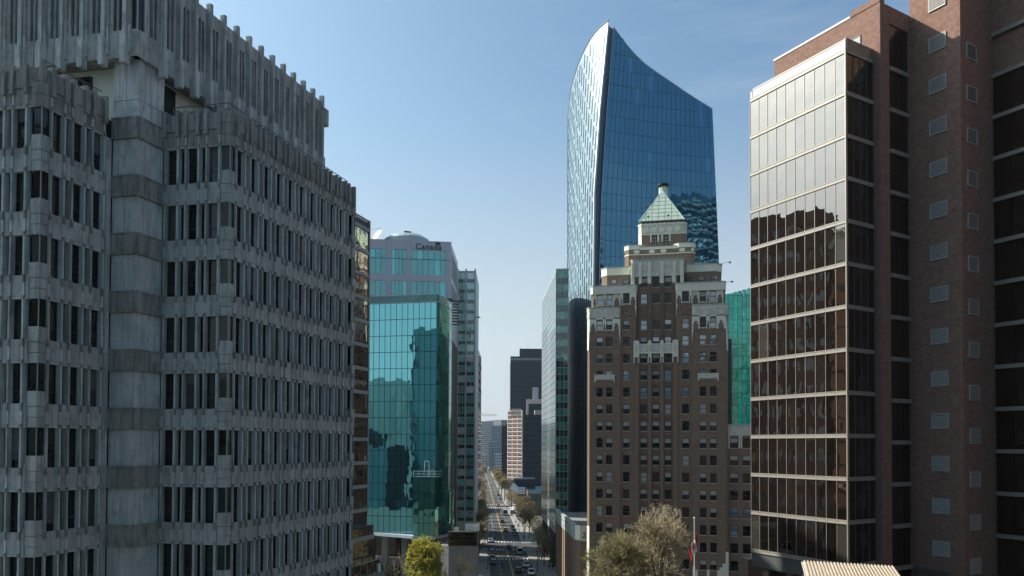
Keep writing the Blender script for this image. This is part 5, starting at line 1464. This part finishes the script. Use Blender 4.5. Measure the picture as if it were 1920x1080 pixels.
# ------------------------------------------------------------------ trees
def tree_parts(seed, H, R, trunk_h, r0, lv, twig_r, leaves, leaf_s, mats, limbs=9, sub=(6, 5, 5), up=.1):
    """trunk with limbs; crown of twigs and buds filling a rounded crown"""
    r = random.Random(seed); tr = MB(); tw = MB()
    zc = trunk_h + (H - trunk_h) * .42; Rz = H - zc; lo = (zc - trunk_h * .75)
    lob = [(r.uniform(0, 6.28), r.uniform(.75, 1.12)) for _ in range(7)]
    def rv(): return Vector((r.gauss(0, 1), r.gauss(0, 1), r.gauss(0, 1))).normalized()
    def inside(p):
        a = atan2(p.y, p.x); k = .96 + .13 * sin(3 * a + lob[0][0] + p.z * .25) + .10 * sin(5 * a + p.z * .9 + lob[1][0]) + .10 * sin(p.z * 1.5 + 2 * a + lob[2][0])
        return (p.x * p.x + p.y * p.y) / (R * k) ** 2 + ((p.z - zc) / (Rz * (.9 + .1 * k) if p.z > zc else lo)) ** 2 < 1
    def leaf(p, s):
        a = rv() * s; c = rv().cross(a).normalized() * s * .6
        tw.face([p - a, p + c, p + a, p - c], 1)
    def reach(p, d):
        t = .3
        while t < 30 and inside(p + d * t): t += .3
        return t
    def branch(p, d, L, rad, level):
        n = 3 if level < 3 else 2; pts = [p]; q_ = p; dd = d
        for i in range(n):
            dd = (dd + rv() * (.22 if level else .05) + Vector((0, 0, up))).normalized(); q_ = q_ + dd * (L / n); pts.append(q_)
        mb = tr if level < 2 else tw
        for i in range(n):
            ra, rb = rad * (1 - .6 * i / n), rad * (1 - .6 * (i + 1) / n)
            mb.tube(pts[i], pts[i + 1], max(ra, twig_r), max(rb, twig_r * .7), 6 if level == 0 else 4 if level < 2 else 3, 0, cap=False)
        if level >= lv:
            for i in range(leaves):
                t = r.random(); k = min(int(t * n), n - 1); pp = pts[k].lerp(pts[k + 1], t * n - k) + rv() * leaf_s * 1.5
                leaf(pp, leaf_s * r.uniform(.5, 1.3))
            return
        m_ = sub[min(level, len(sub) - 1)] if level else limbs
        for i in range(m_):
            t = r.uniform(.2, 1.0) if level else r.uniform(.3, 1.0)
            k = min(int(t * n), n - 1); pp = pts[k].lerp(pts[k + 1], t * n - k)
            side = rv(); side = (side - dd * side.dot(dd)).normalized()
            ang = r.uniform(.45, 1.05) if level else r.uniform(.25, 1.25)
            nd_ = (dd * cos(ang) + side * sin(ang)).normalized()
            mxl = reach(pp, nd_)
            ll = mxl * r.uniform(.62, .85) if level == 0 else min(L * r.uniform(.5, .75), mxl * r.uniform(.85, 1.06))
            if ll < .12: continue
            branch(pp, nd_, ll, rad * (.5 if level else .42), level + 1)
    branch(Vector((0, 0, 0)), Vector((0, 0, 1)), trunk_h + (H - trunk_h) * .55, r0, 0)
    return tr.mesh('trunk', mats[0]), tw.mesh('crown', [mats[1], mats[2]])
def tree(name, label, loc, parts, group=None, rz=0, s=1.0):
    T_ = thing(name, label, 'tree', loc, group, rz); T_.scale = (s,) * 3
    for nm, me in zip(('trunk', 'crown'), parts):
        o_ = bpy.data.objects.new(nm, me); COL.objects.link(o_); o_.parent = T_
    return T_
big1 = tree_parts(11, 20.8, 6.6, 6, .42, 4, .03, 5, .08, (M['bark'], M['twig'], M['leaf_olive']), 18, (7, 6, 6))
big2 = tree_parts(23, 24.8, 6.0, 8, .45, 4, .03, 2, .07, (M['bark'], M['twig_pale'], M['leaf_tan']), 18, (7, 7, 5))
yel = tree_parts(31, 17.9, 4.3, 5, .32, 4, .02, 9, .12, (M['bark'], M['bark'], M['leaf_yellow']), 20, (8, 7, 5))
thin = tree_parts(41, 18, 3.6, 8, .2, 3, .02, 3, .07, (M['bark'], M['twig'], M['leaf_olive']), 9, (6, 5, 4))
street_a = tree_parts(51, 11.2, 4.2, 3.5, .22, 3, .04, 4, .09, (M['bark'], M['twig_pale'], M['leaf_tan']), 14, (8, 7, 5))
street_b = tree_parts(61, 12, 4.8, 3.5, .26, 3, .045, 4, .10, (M['bark'], M['twig'], M['leaf_tan']), 14, (8, 7, 5))
street_c = tree_parts(71, 12.5, 5.4, 4, .3, 3, .06, 6, .15, (M['bark'], M['twig'], M['leaf_tan']), 13, (7, 6, 5))
shrub = tree_parts(81, 3.6, 1.7, 1, .08, 3, .02, 12, .12, (M['bark'], M['bark'], M['leaf_green']), 8, (5, 4, 3))
tree('budding_tree', 'olive budding tree in front of the stepped brick tower, left of its taller neighbour', (18.9, 138, 0), big1)
tree('bare_tree', 'taller tan bare tree in front of the stepped brick tower beside the flagpole', (26.6, 142, 0), big2)
tree('yellow_tree', 'yellow green leafy tree in front of the stone podium', (-15.7, 150, 0), yel)
tree('bare_tree', 'thin bare tree before the columns of the teal tower', (-19.7, 125, 0), thin, s=1.1)
tree('bare_tree', 'sparse young tree between the mirror annex and the yellow tree', (-17.4, 122, 0), thin, rz=2, s=.93)
tree('bare_tree', 'thin leafless tree against the podium stone wall', (-9.7, 150, 0), thin, rz=1.1, s=.86)
for a, off, kind, s, lb in (
    (233, 9.6, street_a, 1.0, 'round tan street tree behind the traffic signal on the right pavement'),
    (262, 10.6, street_a, .8, 'smaller tan street tree by the brown columns of the green slab'),
    (300, 9.5, street_b, .85, 'bare street tree on the right pavement beyond the first cross street'),
    (318, 9.0, street_b, .8, 'bare street tree on the right beside the row of parked dark cars'),
    (345, 9.6, street_b, .9, 'bare street tree on the right near the sunlit stretch of road'),
    (372, 9.2, street_c, .7, 'pale tree on the right pavement next to the pavement stalls'),
    (285, 11.5, street_a, .9, 'tan street tree at the far right corner of the first cross street'),
    (333, 11.8, street_b, 1.0, 'bare tree between the slab columns and the parked dark cars'),
    (360, 11.5, street_b, 1.05, 'bare tree set back on the right beyond the slab columns'),
    (405, 12.0, street_c, .75, 'tan tree set back on the right in front of the brown low block'),
    (312, -11.5, street_b, 1.15, 'bare tree set back on the left by the slim tower foot'),
    (342, -11.6, street_b, 1.2, 'spreading bare tree set back on the left opposite the taxi'),
    (372, -11.5, street_b, 1.15, 'spreading bare tree on the left farther than the taxi'),
    (408, -10.5, street_b, 1.1, 'bare tree on the left level with the market stalls'),
    (254, -9.3, street_b, .9, 'bare street tree on the left pavement above the parked black car'),
    (276, -9.0, street_b, 1.0, 'bare leaning tree on the left corner of the first cross street'),
    (300, -8.6, street_b, 1.05, 'dark bare tree on the left pavement past the first cross street'),
    (325, -8.8, street_b, 1.1, 'tall bare tree on the left opposite the yellow taxi'),
    (355, -8.6, street_b, 1.0, 'bare tree on the left beside the sunlit road stretch'),
    (390, -9.2, street_b, .95, 'bare tree on the left opposite the grey box van'),
    (430, -9.0, street_b, 1.0, 'bare tree on the left just before the second cross street'),
    (440, -8.4, street_b, 1.0, 'bare tree on the left at the edge of the second cross street'),
    (480, -8.0, street_b, 1.0, 'bare tree on the left past the second cross street'),
    (530, -8.2, street_b, 1.0, 'brownish tree on the left opposite the broad tan trees'),
    (560, -8.2, street_b, 1.0, 'brownish tree on the left farther than the broad tan trees'),
    (700, -8.2, street_b, 1.1, 'distant brownish tree on the left kerb'),
    (720, 8.0, street_c, 1.1, 'distant tan tree on the right kerb behind the bright green one'),
    (770, 7.5, street_c, 1.1, 'last tan tree on the right kerb before the street fades'),
    (425, 8.2, street_a, 1.0, 'tan tree on the right between the stalls and the second cross street'),
    (445, 9.0, street_b, .9, 'bare tree on the right corner of the second cross street'),
    (505, 7.0, street_c, 1.15, 'broad tan tree left of the tilted canopy'),
    (540, 6.0, street_c, 1.2, 'broad pale brown tree behind the tilted canopy tree'),
    (585, 5.5, street_c, 1.25, 'wide brown tree before the cream gridded block'),
    (500, -9.5, street_b, .9, 'bare tree far down the left pavement'),
    (600, -9.5, street_b, .9, 'second bare tree far down the left pavement'),
    (800, -8, street_c, .9, 'far bare tree at the left where the street fades')):
    tree('street_tree', lb, STREET.W(a, -off, .15), kind, 'street trees along both pavements', rz=a * .7, s=s)
rust = tree_parts(91, 5.2, 3.2, 1.5, .12, 3, .03, 10, .13, (M['bark'], M['twig'], M['leaf_rust']), 8, (6, 5, 4))
tree('rust_tree', 'small rusty red tree on the left pavement beside the silver parked car', STREET.W(247, 9.4, .15), rust)
gold = tree_parts(95, 13, 4.5, 4, .25, 3, .05, 12, .22, (M['bark'], M['twig'], M['leaf_yellow']), 8, (5, 5, 4))
tree('far_green_tree', 'bright yellow green tree where the street fades', STREET.W(690, -7.5, .15), gold)
tree('far_rust_tree', 'dark reddish tree beside the bright far tree', STREET.W(650, -9.0, .15), tree_parts(97, 14, 5.5, 4, .25, 3, .06, 10, .22, (M['bark'], M['bark'], M['leaf_rust']), 8, (5, 5, 4)))
for k, (x, y) in enumerate(((-62, 940), (-52, 960), (-60, 900), (-30, 850))): tree('far_tree', ('rounded bare tree below the far left condo tower', 'second bare tree below the far left condo tower', 'bare tree at the left foot of the skyline', 'bare tree before the low far blocks')[k], (x, y, 0), street_c, 'trees at the end of the street', s=1.1)
for x, y, lb in ((11.6, 224.6, 'green leafy shrub on the right pavement by the brick club building'), (12.6, 227.5, 'smaller green shrub right beside the leafy one')):
    T_ = thing('shrub', lb, 'shrub', (x, y, .15))
    for nm, me in zip(('stem', 'foliage'), shrub):
        o_ = bpy.data.objects.new(nm, me); COL.objects.link(o_); o_.parent = T_

# ------------------------------------------------------------------ cars
def car_meshes(L=4.5, W=1.82, H=1.45, van=False):
    b = MB(); st_ = []
    if van: prof = [(-L/2, .45, .95), (-L/2 + .1, .3, 1.05), (-L/2 + .8, .3, 1.15), (L/2 - .1, .3, 1.2), (L/2, .4, 1.15)]
    else: prof = [(-L/2, .42, .62), (-L/2 + .18, .26, .74), (-L/2 + 1.1, .22, .86), (-.2, .2, .90), (L/2 - .9, .22, .92), (L/2 - .15, .28, .88), (L/2, .45, .72)]
    rings = []
    for x, z0, z1 in prof:
        k = 1 - .10 * (abs(x) / (L / 2)) ** 3; w2 = W / 2 * k
        rings.append([(x, -w2 * .9, z0), (x, -w2, z0 + .18), (x, -w2, z1 - .14), (x, -w2 * .86, z1), (x, w2 * .86, z1), (x, w2, z1 - .14), (x, w2, z0 + .18), (x, w2 * .9, z0)])
    for r0, r1 in zip(rings, rings[1:]):
        for i in range(8):
            j = (i + 1) % 8; b.face([r0[i], r0[j], r1[j], r1[i]])
    b.face(rings[0][::-1]); b.face(rings[-1])
    if van: xa, xb, xc, xd = -L/2 + .75, -L/2 + 1.45, L/2 - .06, L/2 - .03
    else: xa, xb, xc, xd = -L/2 + 1.15, -L/2 + 1.95, L/2 - 1.35, L/2 - .55
    zb, zt = (1.1 if van else .86), H
    wb, wt = W / 2 * .88, W / 2 * .74 if not van else W / 2 * .84
    g_ = MB()
    low = [(xa, -wb, zb), (xd, -wb, zb), (xd, wb, zb), (xa, wb, zb)]; hi = [(xb, -wt, zt), (xc, -wt, zt), (xc, wt, zt), (xb, wt, zt)]
    for i in range(4):
        j = (i + 1) % 4; g_.face([low[i], low[j], hi[j], hi[i]])
    b.prism([(xb - .05, -wt - .02), (xc + .05, -wt - .02), (xc + .05, wt + .02), (xb - .05, wt + .02)], zt - .03, zt + .05)
    for sx, s2 in ((-1, 1), (1, 1)):
        for xx0, xx1 in (((xa, xb), (xd, xc)) + ((((xa + xd) / 2, (xb + xc) / 2),))): b.tube((xx0, sx * wb, zb), (xx1, sx * wt, zt), .045, .045, 4)
    if van:
        for sx in (-1, 1): b.slab([(-.4, sx * (wb + .01), zb), (xd, sx * (wb + .01), zb), (xc, sx * (wt + .01), zt), (-.4, sx * (wt + .01), zt)], [(-.4, sx * (wb - .03), zb), (xd, sx * (wb - .03), zb), (xc, sx * (wt - .03), zt), (-.4, sx * (wt - .03), zt)])
    wh = MB(); n = 12
    wh.tube((0, -.11, 0), (0, .11, 0), .33, .33, n, 0); wh.tube((0, -.12, 0), (0, .12, 0), .19, .19, n, 1)
    return b, g_.mesh('window', M['dark_glass']), wh.mesh('wheel', [M['tyre'], M['steel']])
LMP = {}
for nm, mt in (('headlight', M['head']), ('tail_light', M['tail'])):
    b = MB(); b.box(-.06, .06, -.2, .2, -.08, .08); LMP[nm] = b.mesh(nm, mt)
CARB = {}
def car(name, label, along, off, col, van=False, away=True, L=4.5, W=1.82, H=1.45, cat='car', extra=None, group='vehicles along the street'):
    key = (van, L, W, H)
    if key not in CARB: CARB[key] = car_meshes(L, W, H, van)
    b, gm, wm = CARB[key]
    mt = M.setdefault('car_%s' % (col,), None) or plain('car_paint', col, .3, .0, var=.03, spec=.6); M['car_%s' % (col,)] = mt
    loc = STREET.W(along, -off, 0.004)
    T_ = thing(name, label, cat, loc, group, STREET.a + (pi if away else 0))
    def ch(nm, me, p_=(0, 0, 0)):
        o_ = bpy.data.objects.new(nm, me); COL.objects.link(o_); o_.parent = T_; o_.location = p_; return o_
    ch('body', b.mesh('body', mt)); ch('window', gm)
    for sx in (-1, 1):
        for wx in (-L / 2 + .85, L / 2 - .8): ch('wheel', wm, (wx, sx * (W / 2 - .12), .33))
        ch('headlight', LMP['headlight'], (-L / 2 + .03, sx * W * .36, .64 if not van else .8)); ch('tail_light', LMP['tail_light'], (L / 2 - .03, sx * W * .36, .72 if not van else 1.0))
    if extra: extra(ch)
    return T_
def taxi_sign(ch):
    b = MB(); b.box(-.15, .15, -.35, .35, 1.48, 1.66); ch('roof_sign', b.mesh('roof_sign', M['white']))
# front of the car is at -x; away=True: drives away from the viewer
car('car', 'black car driving away on the sunlit stretch nearest the viewer', 221.5, 1.55, (.03, .012, .02))
car('suv', 'white parked car nearest the viewer on the right kerb', 217.5, 4.9, (.72, .72, .70), away=False, W=1.9, H=1.6)
car('suv', 'white parked car behind the front one on the right kerb', 231.5, 4.4, (.62, .62, .60), away=False, W=1.9, H=1.6)
car('van', 'silver van parked on the right under the tan street tree', 259, 3.9, (.5, .5, .49), van=True, L=5.2, W=2.0, H=2.1, cat='van')
car('car', 'dark car parked on the right ahead of the silver van', 267.5, 3.6, (.03, .03, .035))
car('car', 'black car braking left of the silver van', 271, .9, (.02, .02, .025))
car('taxi', 'yellow taxi with roof sign on the road', 327, 1.6, (.62, .36, .02), cat='taxi', extra=taxi_sign)
car('car', 'dark blue car on the far sunlit road stretch', 363, 1.3, (.02, .03, .05))
car('car', 'black parked car on the right opposite the taxi, nearest of three', 311, 5.2, (.02, .018, .02), away=False)
car('car', 'dark parked car on the right, middle of three', 322, 5.0, (.03, .03, .04), away=False)
car('van', 'dark parked car with pale roof, farthest of three on the right', 334, 4.9, (.05, .05, .06), away=False, L=4.8, W=1.95, H=1.8)
car('van', 'grey box van with bright rear in the middle distance', 402, 3.9, (.42, .42, .40), van=True, L=6.5, W=2.3, H=2.9, cat='van')
car('car', 'slate parked car on the left kerb at the sunlit stretch', 237, -5.1, (.10, .12, .14))
car('suv', 'navy black parked car on the left kerb before the crossing', 258, -5.1, (.012, .016, .03), W=1.9, H=1.65)
car('car', 'dark low parked car at the left kerb by the crosswalk', 246.5, -5.1, (.03, .026, .03))
car('car', 'silver parked car on the left kerb beside the rust tree', 290, -5.0, (.5, .5, .5))
car('car', 'white car crossing far ahead by the second cross street', 462, 4.4, (.7, .7, .68), away=False)
car('car', 'purple grey parked car far on the right below the broad tan tree', 520, 5.0, (.16, .15, .22))
car('car', 'small orange car waiting at the second cross street', 455, 1.8, (.5, .14, .02))
car('car', 'white delivery car near the pavement stalls', 440, 6.2, (.7, .69, .66), away=False, W=1.9, H=1.9)
for k, (a, off, c) in enumerate(((560, 4.6, (.3, .04, .04)), (610, -4.6, (.7, .7, .7)), (680, -4.8, (.4, .4, .42)), (720, 2, (.6, .6, .6)), (760, -2, (.05, .05, .06)))):
    car('car', ('dark red parked car far down on the right', 'white parked car far down on the left', 'grey parked car farther down on the left', 'pale car driving where the street fades', 'dark car coming where the street fades')[k], a, off, c, away=k % 2 == 0)

# ------------------------------------------------------------------ people
def person_mesh(seed, coat, trousers, stride=.28):
    me = bpy.data.meshes.new('person'); h = 1.72
    V = [(0, 0, .95), (0, 0, 1.15), (0, 0, 1.40), (0, 0, 1.50), (0, -.02, 1.62), (0, -.01, 1.72),
         (.10, 0, .90), (.11, -stride * .4, .50), (.11, -stride, .08), (.11, -stride - .14, .04),
         (-.10, 0, .90), (-.11, stride * .3, .50), (-.11, stride + .05, .10), (-.11, stride - .08, .04),
         (.19, 0, 1.40), (.24, .10, 1.12), (.23, .06, .86), (-.19, 0, 1.40), (-.24, -.08, 1.12), (-.23, -.16, .88)]
    E_ = [(0, 1), (1, 2), (2, 3), (3, 4), (4, 5), (0, 6), (6, 7), (7, 8), (8, 9), (0, 10), (10, 11), (11, 12), (12, 13), (2, 14), (14, 15), (15, 16), (2, 17), (17, 18), (18, 19)]
    Rr = [.16, .15, .17, .06, .10, .09, .10, .07, .05, .045, .10, .07, .05, .045, .07, .055, .04, .07, .055, .04]
    me.from_pydata(V, E_, []); o_ = bpy.data.objects.new('person', me); COL.objects.link(o_)
    sk = o_.modifiers.new('s', 'SKIN'); su = o_.modifiers.new('u', 'SUBSURF'); su.levels = 1
    for i, r_ in enumerate(Rr): me.skin_vertices[0].data[i].radius = (r_, r_ * .85)
    me.skin_vertices[0].data[0].use_root = True
    dg = bpy.context.evaluated_depsgraph_get(); out = bpy.data.meshes.new_from_object(o_.evaluated_get(dg))
    bpy.data.objects.remove(o_)
    for m_ in (plain('coat', coat, .9), plain('trousers', trousers, .9), SKIN, HAIR): out.materials.append(m_)
    for p_ in out.polygons:
        c = p_.center
        p_.material_index = 1 if c.z < .92 else 0 if c.z < 1.47 else 3 if (c.z > 1.66 or (c.z > 1.53 and c.y > 0.0)) else 2
    out.name = 'person'
    return out
SKIN = plain('skin', (.42, .25, .18), .6); HAIR = plain('hair', (.03, .02, .015), .8)
for k, (a, off, c, t_, rz, lb) in enumerate((
    (224.5, 10.4, (.02, .02, .025), (.02, .02, .03), .2, 'person in dark coat walking left of a companion on the right pavement'),
    (224.2, 11.3, (.03, .03, .035), (.02, .02, .02), .1, 'person in charcoal jacket walking right of a companion on the right pavement'),
    (241, 9.6, (.03, .02, .02), (.02, .02, .03), 3.0, 'person in black standing beyond the traffic signal'),
    (229, -2.6, (.02, .02, .02), (.015, .015, .02), 1.7, 'lone person crossing the road in the left lane'),
    (296, 7.6, (.05, .05, .06), (.02, .02, .02), .4, 'person in grey beside the parked dark cars'),
    (356, 7.2, (.03, .03, .03), (.02, .02, .02), .1, 'person in dark clothes at the edge of the far sunlit road'))):
    o_ = single('person', person_mesh(k, c, t_), lb, 'person', STREET.W(a, -off, .15 if abs(off) > 6.4 else 0.0), STREET.a + pi / 2 + rz)

# ------------------------------------------------------------------ street furniture
def signal(label, along, off, arm, hgt=8.4):
    loc = STREET.W(along, -off, .15); T_ = thing('traffic_signal', label, 'traffic signal', loc, None, STREET.a - pi / 2)
    def ch(nm, mb, mats, par=T_):
        o_ = bpy.data.objects.new(nm, mb.mesh(nm, mats)); COL.objects.link(o_); o_.parent = par; return o_
    b = MB(); b.tube((0, 0, 0), (0, 0, hgt), .11, .07, 8); b.tube((0, 0, 0), (0, 0, .6), .2, .16, 8); ch('pole', b, M['black'])
    b = MB(); b.tube((0, 0, 5.4), (arm, 0, 5.9), .07, .05, 6); ch('arm', b, M['black'])
    for x, z in ((.45, 4.4), (.4, 2.9), (arm * .95, 5.3)):
        b = MB(); b.box(x - .2, x + .2, -.18, .18, z, z + 1.05); hd = ch('signal_head', b, M['signal_yellow'])
        for i, mt in enumerate((M['leaf_green'], M['signal_yellow'], M['tail'])):
            l_ = MB(); l_.tube((x, -.19, z + .18 + .34 * i), (x, -.26, z + .18 + .34 * i), .11, .12, 8); ch('lens', l_, mt, hd)
signal('black signal pole with yellow heads at the right kerb', 222, 6.9, -1.2)
signal('farther signal pole with yellow heads on the right past the crossing', 291, 7.0, -2.2, 6.5)
signal('signal pole on the left corner past the crossing', 289, -7.0, 2.0, 6.5)
def lamp(label, along, off, h=8.5, s=1):
    b = MB(); b.tube((0, 0, 0), (0, 0, h), .09, .06, 7); b.tube((0, 0, 0), (0, 0, .8), .16, .12, 7)
    T_ = thing('street_lamp', label, 'street lamp', STREET.W(along, -off, .15), 'street lamps along the kerbs', STREET.a - pi / 2)
    o_ = bpy.data.objects.new('pole', b.mesh('pole', M['black'])); COL.objects.link(o_); o_.parent = T_
    b = MB(); b.tube((0, 0, h), (s * 1.6, 0, h + .5), .05, .04, 6); b.prism([(s * 1.5, -.15), (s * 2.3, -.12), (s * 2.3, .12), (s * 1.5, .15)], h + .42, h + .58)
    o_ = bpy.data.objects.new('lamp_head', b.mesh('lamp_head', M['black'])); COL.objects.link(o_); o_.parent = T_
lamp('black street lamp on the left kerb by the sunlit stretch', 226, -6.8, 8.5, 1)
lamp('street lamp on the left kerb past the first crossing', 310, -6.9, 8.5, 1)
lamp('street lamp on the right kerb beside the three parked dark cars', 322, 6.9, 8.5, -1)
lamp('street lamp on the right kerb far along', 395, 6.9, 8.5, -1)
# stalls and kiosks far on the right pavement
for k, (a, off, w_, h_, lb, mt) in enumerate(((408, 8.6, 3.5, 2.8, 'white awning stall on the right pavement nearest the van', 'white'), (418, 9.5, 4, 3.0, 'white tent stall farther along the right pavement', 'white'), (392, 13.4, 9, 3.4, 'dark kiosk with a white fascia below the brown low block', 'bronze'))):
    T_ = thing('market_stall', lb, 'stall', STREET.W(a, -off, .15), None, STREET.a - pi / 2)
    b = MB()
    for x in (-w_ / 2, w_ / 2):
        for y in (-1.2, 1.2): b.tube((x, y, 0), (x, y, h_ * .75), .05, .05, 5)
    b.box(-w_ / 2, w_ / 2, -1.0, 1.0, 0, .9)
    o_ = bpy.data.objects.new('counter', b.mesh('counter', M['bronze'])); COL.objects.link(o_); o_.parent = T_
    b = MB(); b.prism([(-w_ / 2 - .2, -1.4), (w_ / 2 + .2, -1.4), (w_ / 2 + .2, 1.4), (-w_ / 2 - .2, 1.4)], h_ * .75, h_, 0, [(-w_ * .2, -.3), (w_ * .2, -.3), (w_ * .2, .3), (-w_ * .2, .3)])
    b.box(-w_ / 2 - .2, w_ / 2 + .2, -1.45, -1.38, h_ * .62, h_ * .78)
    o_ = bpy.data.objects.new('awning', b.mesh('awning', M['white'])); COL.objects.link(o_); o_.parent = T_
# glass bus shelter roof on the left pavement
b = MB(); b.box(-1.0, 1.0, 0, 16, 2.9, 3.05)
for y in (0, 4, 8, 12, 16): b.tube((-.9, y, 0), (-.9, y, 2.9), .06, .06, 5); b.tube((.9, y, 0), (.9, y, 2.9), .06, .06, 5)
single('bus_shelter', b.mesh('bus_shelter', M['teal_rail']), 'long pale glass shelter roof on the left pavement beside the podium wall', 'shelter', STREET.W(214, 10.4, .15), STREET.a - pi / 2)
# flag on its pole
T = thing('flagpole', 'white flagpole with a gold ball in front of the stepped brick tower', 'flagpole', (29.63, 130, 0))
b = MB(); b.tube((0, 0, 0), (0, 0, 23.2), .13, .06, 10); o = link('pole', b.mesh('pole', M['white']), T, WPOS[T.name])
b = MB()
for i in range(6):
    t0, t1 = -pi / 2 + pi * i / 6, -pi / 2 + pi * (i + 1) / 6
    b.tube((0, 0, 23.35 + .16 * sin(t0)), (0, 0, 23.35 + .16 * sin(t1)), max(.16 * cos(t0), .003), max(.16 * cos(t1), .003), 10, 0, False)
link('finial', b.mesh('finial', M['white']), T, WPOS[T.name])
b = MB(); nu, nv = 24, 16
def fp(u, v):   # hanging flag: folded towards the pole, drooping
    x = -.55 + 1.5 * u * (1 - .25 * v) + .12 * sin(u * 9 + v * 2.0); y = .22 * sin(u * 13 + v * 1.2) * (.3 + .7 * u)
    z = 20.9 - 2.0 * v - 2.6 * u - .25 * sin(u * 7)
    return (x * (1 if u > .0 else 1), y, z)
for i in range(nu):
    for j in range(nv):
        u0, u1, v0, v1 = i / nu, (i + 1) / nu, j / nv, (j + 1) / nv; um, vm = (u0 + u1) / 2, (v0 + v1) / 2
        red = um < .25 or um > .75 or ((abs(um - .5) < .13 - .16 * abs(vm - .45) and .2 < vm < .75) or (abs(um - .5) < .012 and vm < .85 and vm > .7))
        b.face([fp(u0, v0), fp(u1, v0), fp(u1, v1), fp(u0, v1)], 1 if red else 0)
me = b.mesh('flag', [M['white'], M['flag_red']], True)
o = single('flag', me, 'red and white maple leaf flag hanging limp from the white flagpole', 'flag', (29.63, 129.9, 0))
o.scale.x = -1
# corrugated awning and dark rooftop at bottom right
T = thing('corrugated_canopy', 'tan corrugated metal canopy roof below the bronze glass box', 'canopy', (26, 61, 0))
A_, B_c, C_, D_ = Vector((23.10, 63.8, 25.85)), Vector((29.62, 62.3, 25.68)), Vector((28.6, 58.2, 25.0)), Vector((21.95, 59.7, 25.15))
b = MB(); n = 27
nr = (B_c - A_).cross(D_ - A_).normalized(); nr = nr if nr.z > 0 else -nr
for i in range(n):
    t0, t1 = i / n, (i + 1) / n
    e = [t0, t0 + (t1 - t0) * .35, t0 + (t1 - t0) * .5, t0 + (t1 - t0) * .85, t1]; hz = [0, 0, .13, .13, 0]
    for j in range(4):
        p0, p1 = A_.lerp(B_c, e[j]) + nr * hz[j], A_.lerp(B_c, e[j + 1]) + nr * hz[j + 1]
        q0, q1 = D_.lerp(C_, e[j]) + nr * hz[j], D_.lerp(C_, e[j + 1]) + nr * hz[j + 1]
        b.face([q0, q1, p1, p0])
o = link('corrugated_sheet', b.mesh('corrugated_sheet', M['awning_metal']), T); o.location = -WPOS[T.name]
b = MB()
for p0, p1 in ((A_, B_c), (B_c, C_), (C_, D_), (D_, A_)): b.tube(p0 - nr * .05, p1 - nr * .05, .07, .07, 5)
o = link('edge_trim', b.mesh('edge_trim', M['pale_clad']), T); o.location = -WPOS[T.name]
b = MB(); q4 = [D_.lerp(A_, .1), C_.lerp(B_c, .1), C_.lerp(B_c, .92), D_.lerp(A_, .92)]; b.prism([v[:2] for v in q4], 0, 24.9)
o = link('support_wall', b.mesh('support_wall', M['stone_dark']), T); o.location = -WPOS[T.name]
T = thing('dark_podium', 'dark brown low building with roof plant at the foot of the annex', 'building', (27, 90, 0))
b = MB(); b.prism([(25.9, 92), (24.3, 84), (29, 74), (50, 78), (50, 92)], 0, 20.5)
o = link('podium_wall', b.mesh('podium_wall', M['stone_dark']), T); o.location = -WPOS[T.name]
b = MB(); b.box(25.95, 28.5, 88, 91, 20.5, 22.55); b.box(25.9, 28.6, 87.9, 91.1, 22.0, 22.12); b.box(26.1, 28.4, 88.1, 90, 21.2, 21.3)
o = link('roof_plant', b.mesh('roof_plant', M['bark']), T); o.location = -WPOS[T.name]
b = MB()
for x in (26.4, 27.5): b.box(x, x + .8, 87.9, 88.9, 22.6, 23.1); b.tube((x + .4, 88.2, 22.5), (x + .4, 88.2, 23.3), .12, .12, 8)
o = link('vent_cowl', b.mesh('vent_cowl', M['steel']), T); o.location = -WPOS[T.name]
print('objects', len(bpy.data.objects), 'tris', sum(len(m.polygons) for m in bpy.data.meshes))

# ------------------------------------------------------------------ thin air over everything
b = MB(); b.box(-7000, 7000, -7000, 7000, -1.2, 900)
HZ = bpy.data.materials.new('air'); HZ.use_nodes = True
HZ.node_tree.nodes.clear()
ho = HZ.node_tree.nodes.new('ShaderNodeOutputMaterial'); hv = HZ.node_tree.nodes.new('ShaderNodeVolumePrincipled')
hv.inputs['Color'].default_value = (0.75, 0.9, 1.0, 1); hv.inputs['Density'].default_value = 0.00005; hv.inputs['Anisotropy'].default_value = 0.3
HZ.node_tree.links.new(hv.outputs[0], ho.inputs['Volume'])
link('haze', b.mesh('haze', HZ), kind='stuff')

T, F, rows, cols = grid_building('added_viewpoint_block', 'unseen plain grey office block added directly behind the viewpoint to hold back skylight', -30, 62, -32, -1.5, 72, (M['far_white'], M['far_glass']), 3.8, 24, (.5, .45))  # unseen block, added to cut skylight and bounce sun onto the shaded facades

T, F, rows, cols = grid_building('red_brick_tower', 'red brick tower hidden behind the concrete building, mirrored in the bronze glass', -31.8, -27, 86, 98, 72.5, (M['brown_brick'], M['pane_sky']), 3.6, 3, (.55, .5))

for k, (x0, x1, y0, y1, z1, lb) in enumerate(((-235, -200, -60, -36, 44, 'unseen dark harbour side block farthest left, added to darken the teal reflection'), (-196, -166, -34, -12, 34, 'unseen lower dark harbour side block, added to darken the teal reflection'), (-138, -104, -44, -18, 40, 'unseen middle harbour side block, added to darken the teal reflection'), (-100, -66, -30, -8, 31, 'unseen lowest harbour side block nearest the viewpoint block, added to darken the teal reflection'))):
    grid_building('added_harbour_block', lb, x0, x1, y0, y1, z1, (M['stone_dark'], M['far_glass']), 3.8, 8, (.6, .5), group='unseen blocks added behind the viewpoint to darken the teal reflection')  # unseen blocks, added so the lower teal glass mirrors something dark
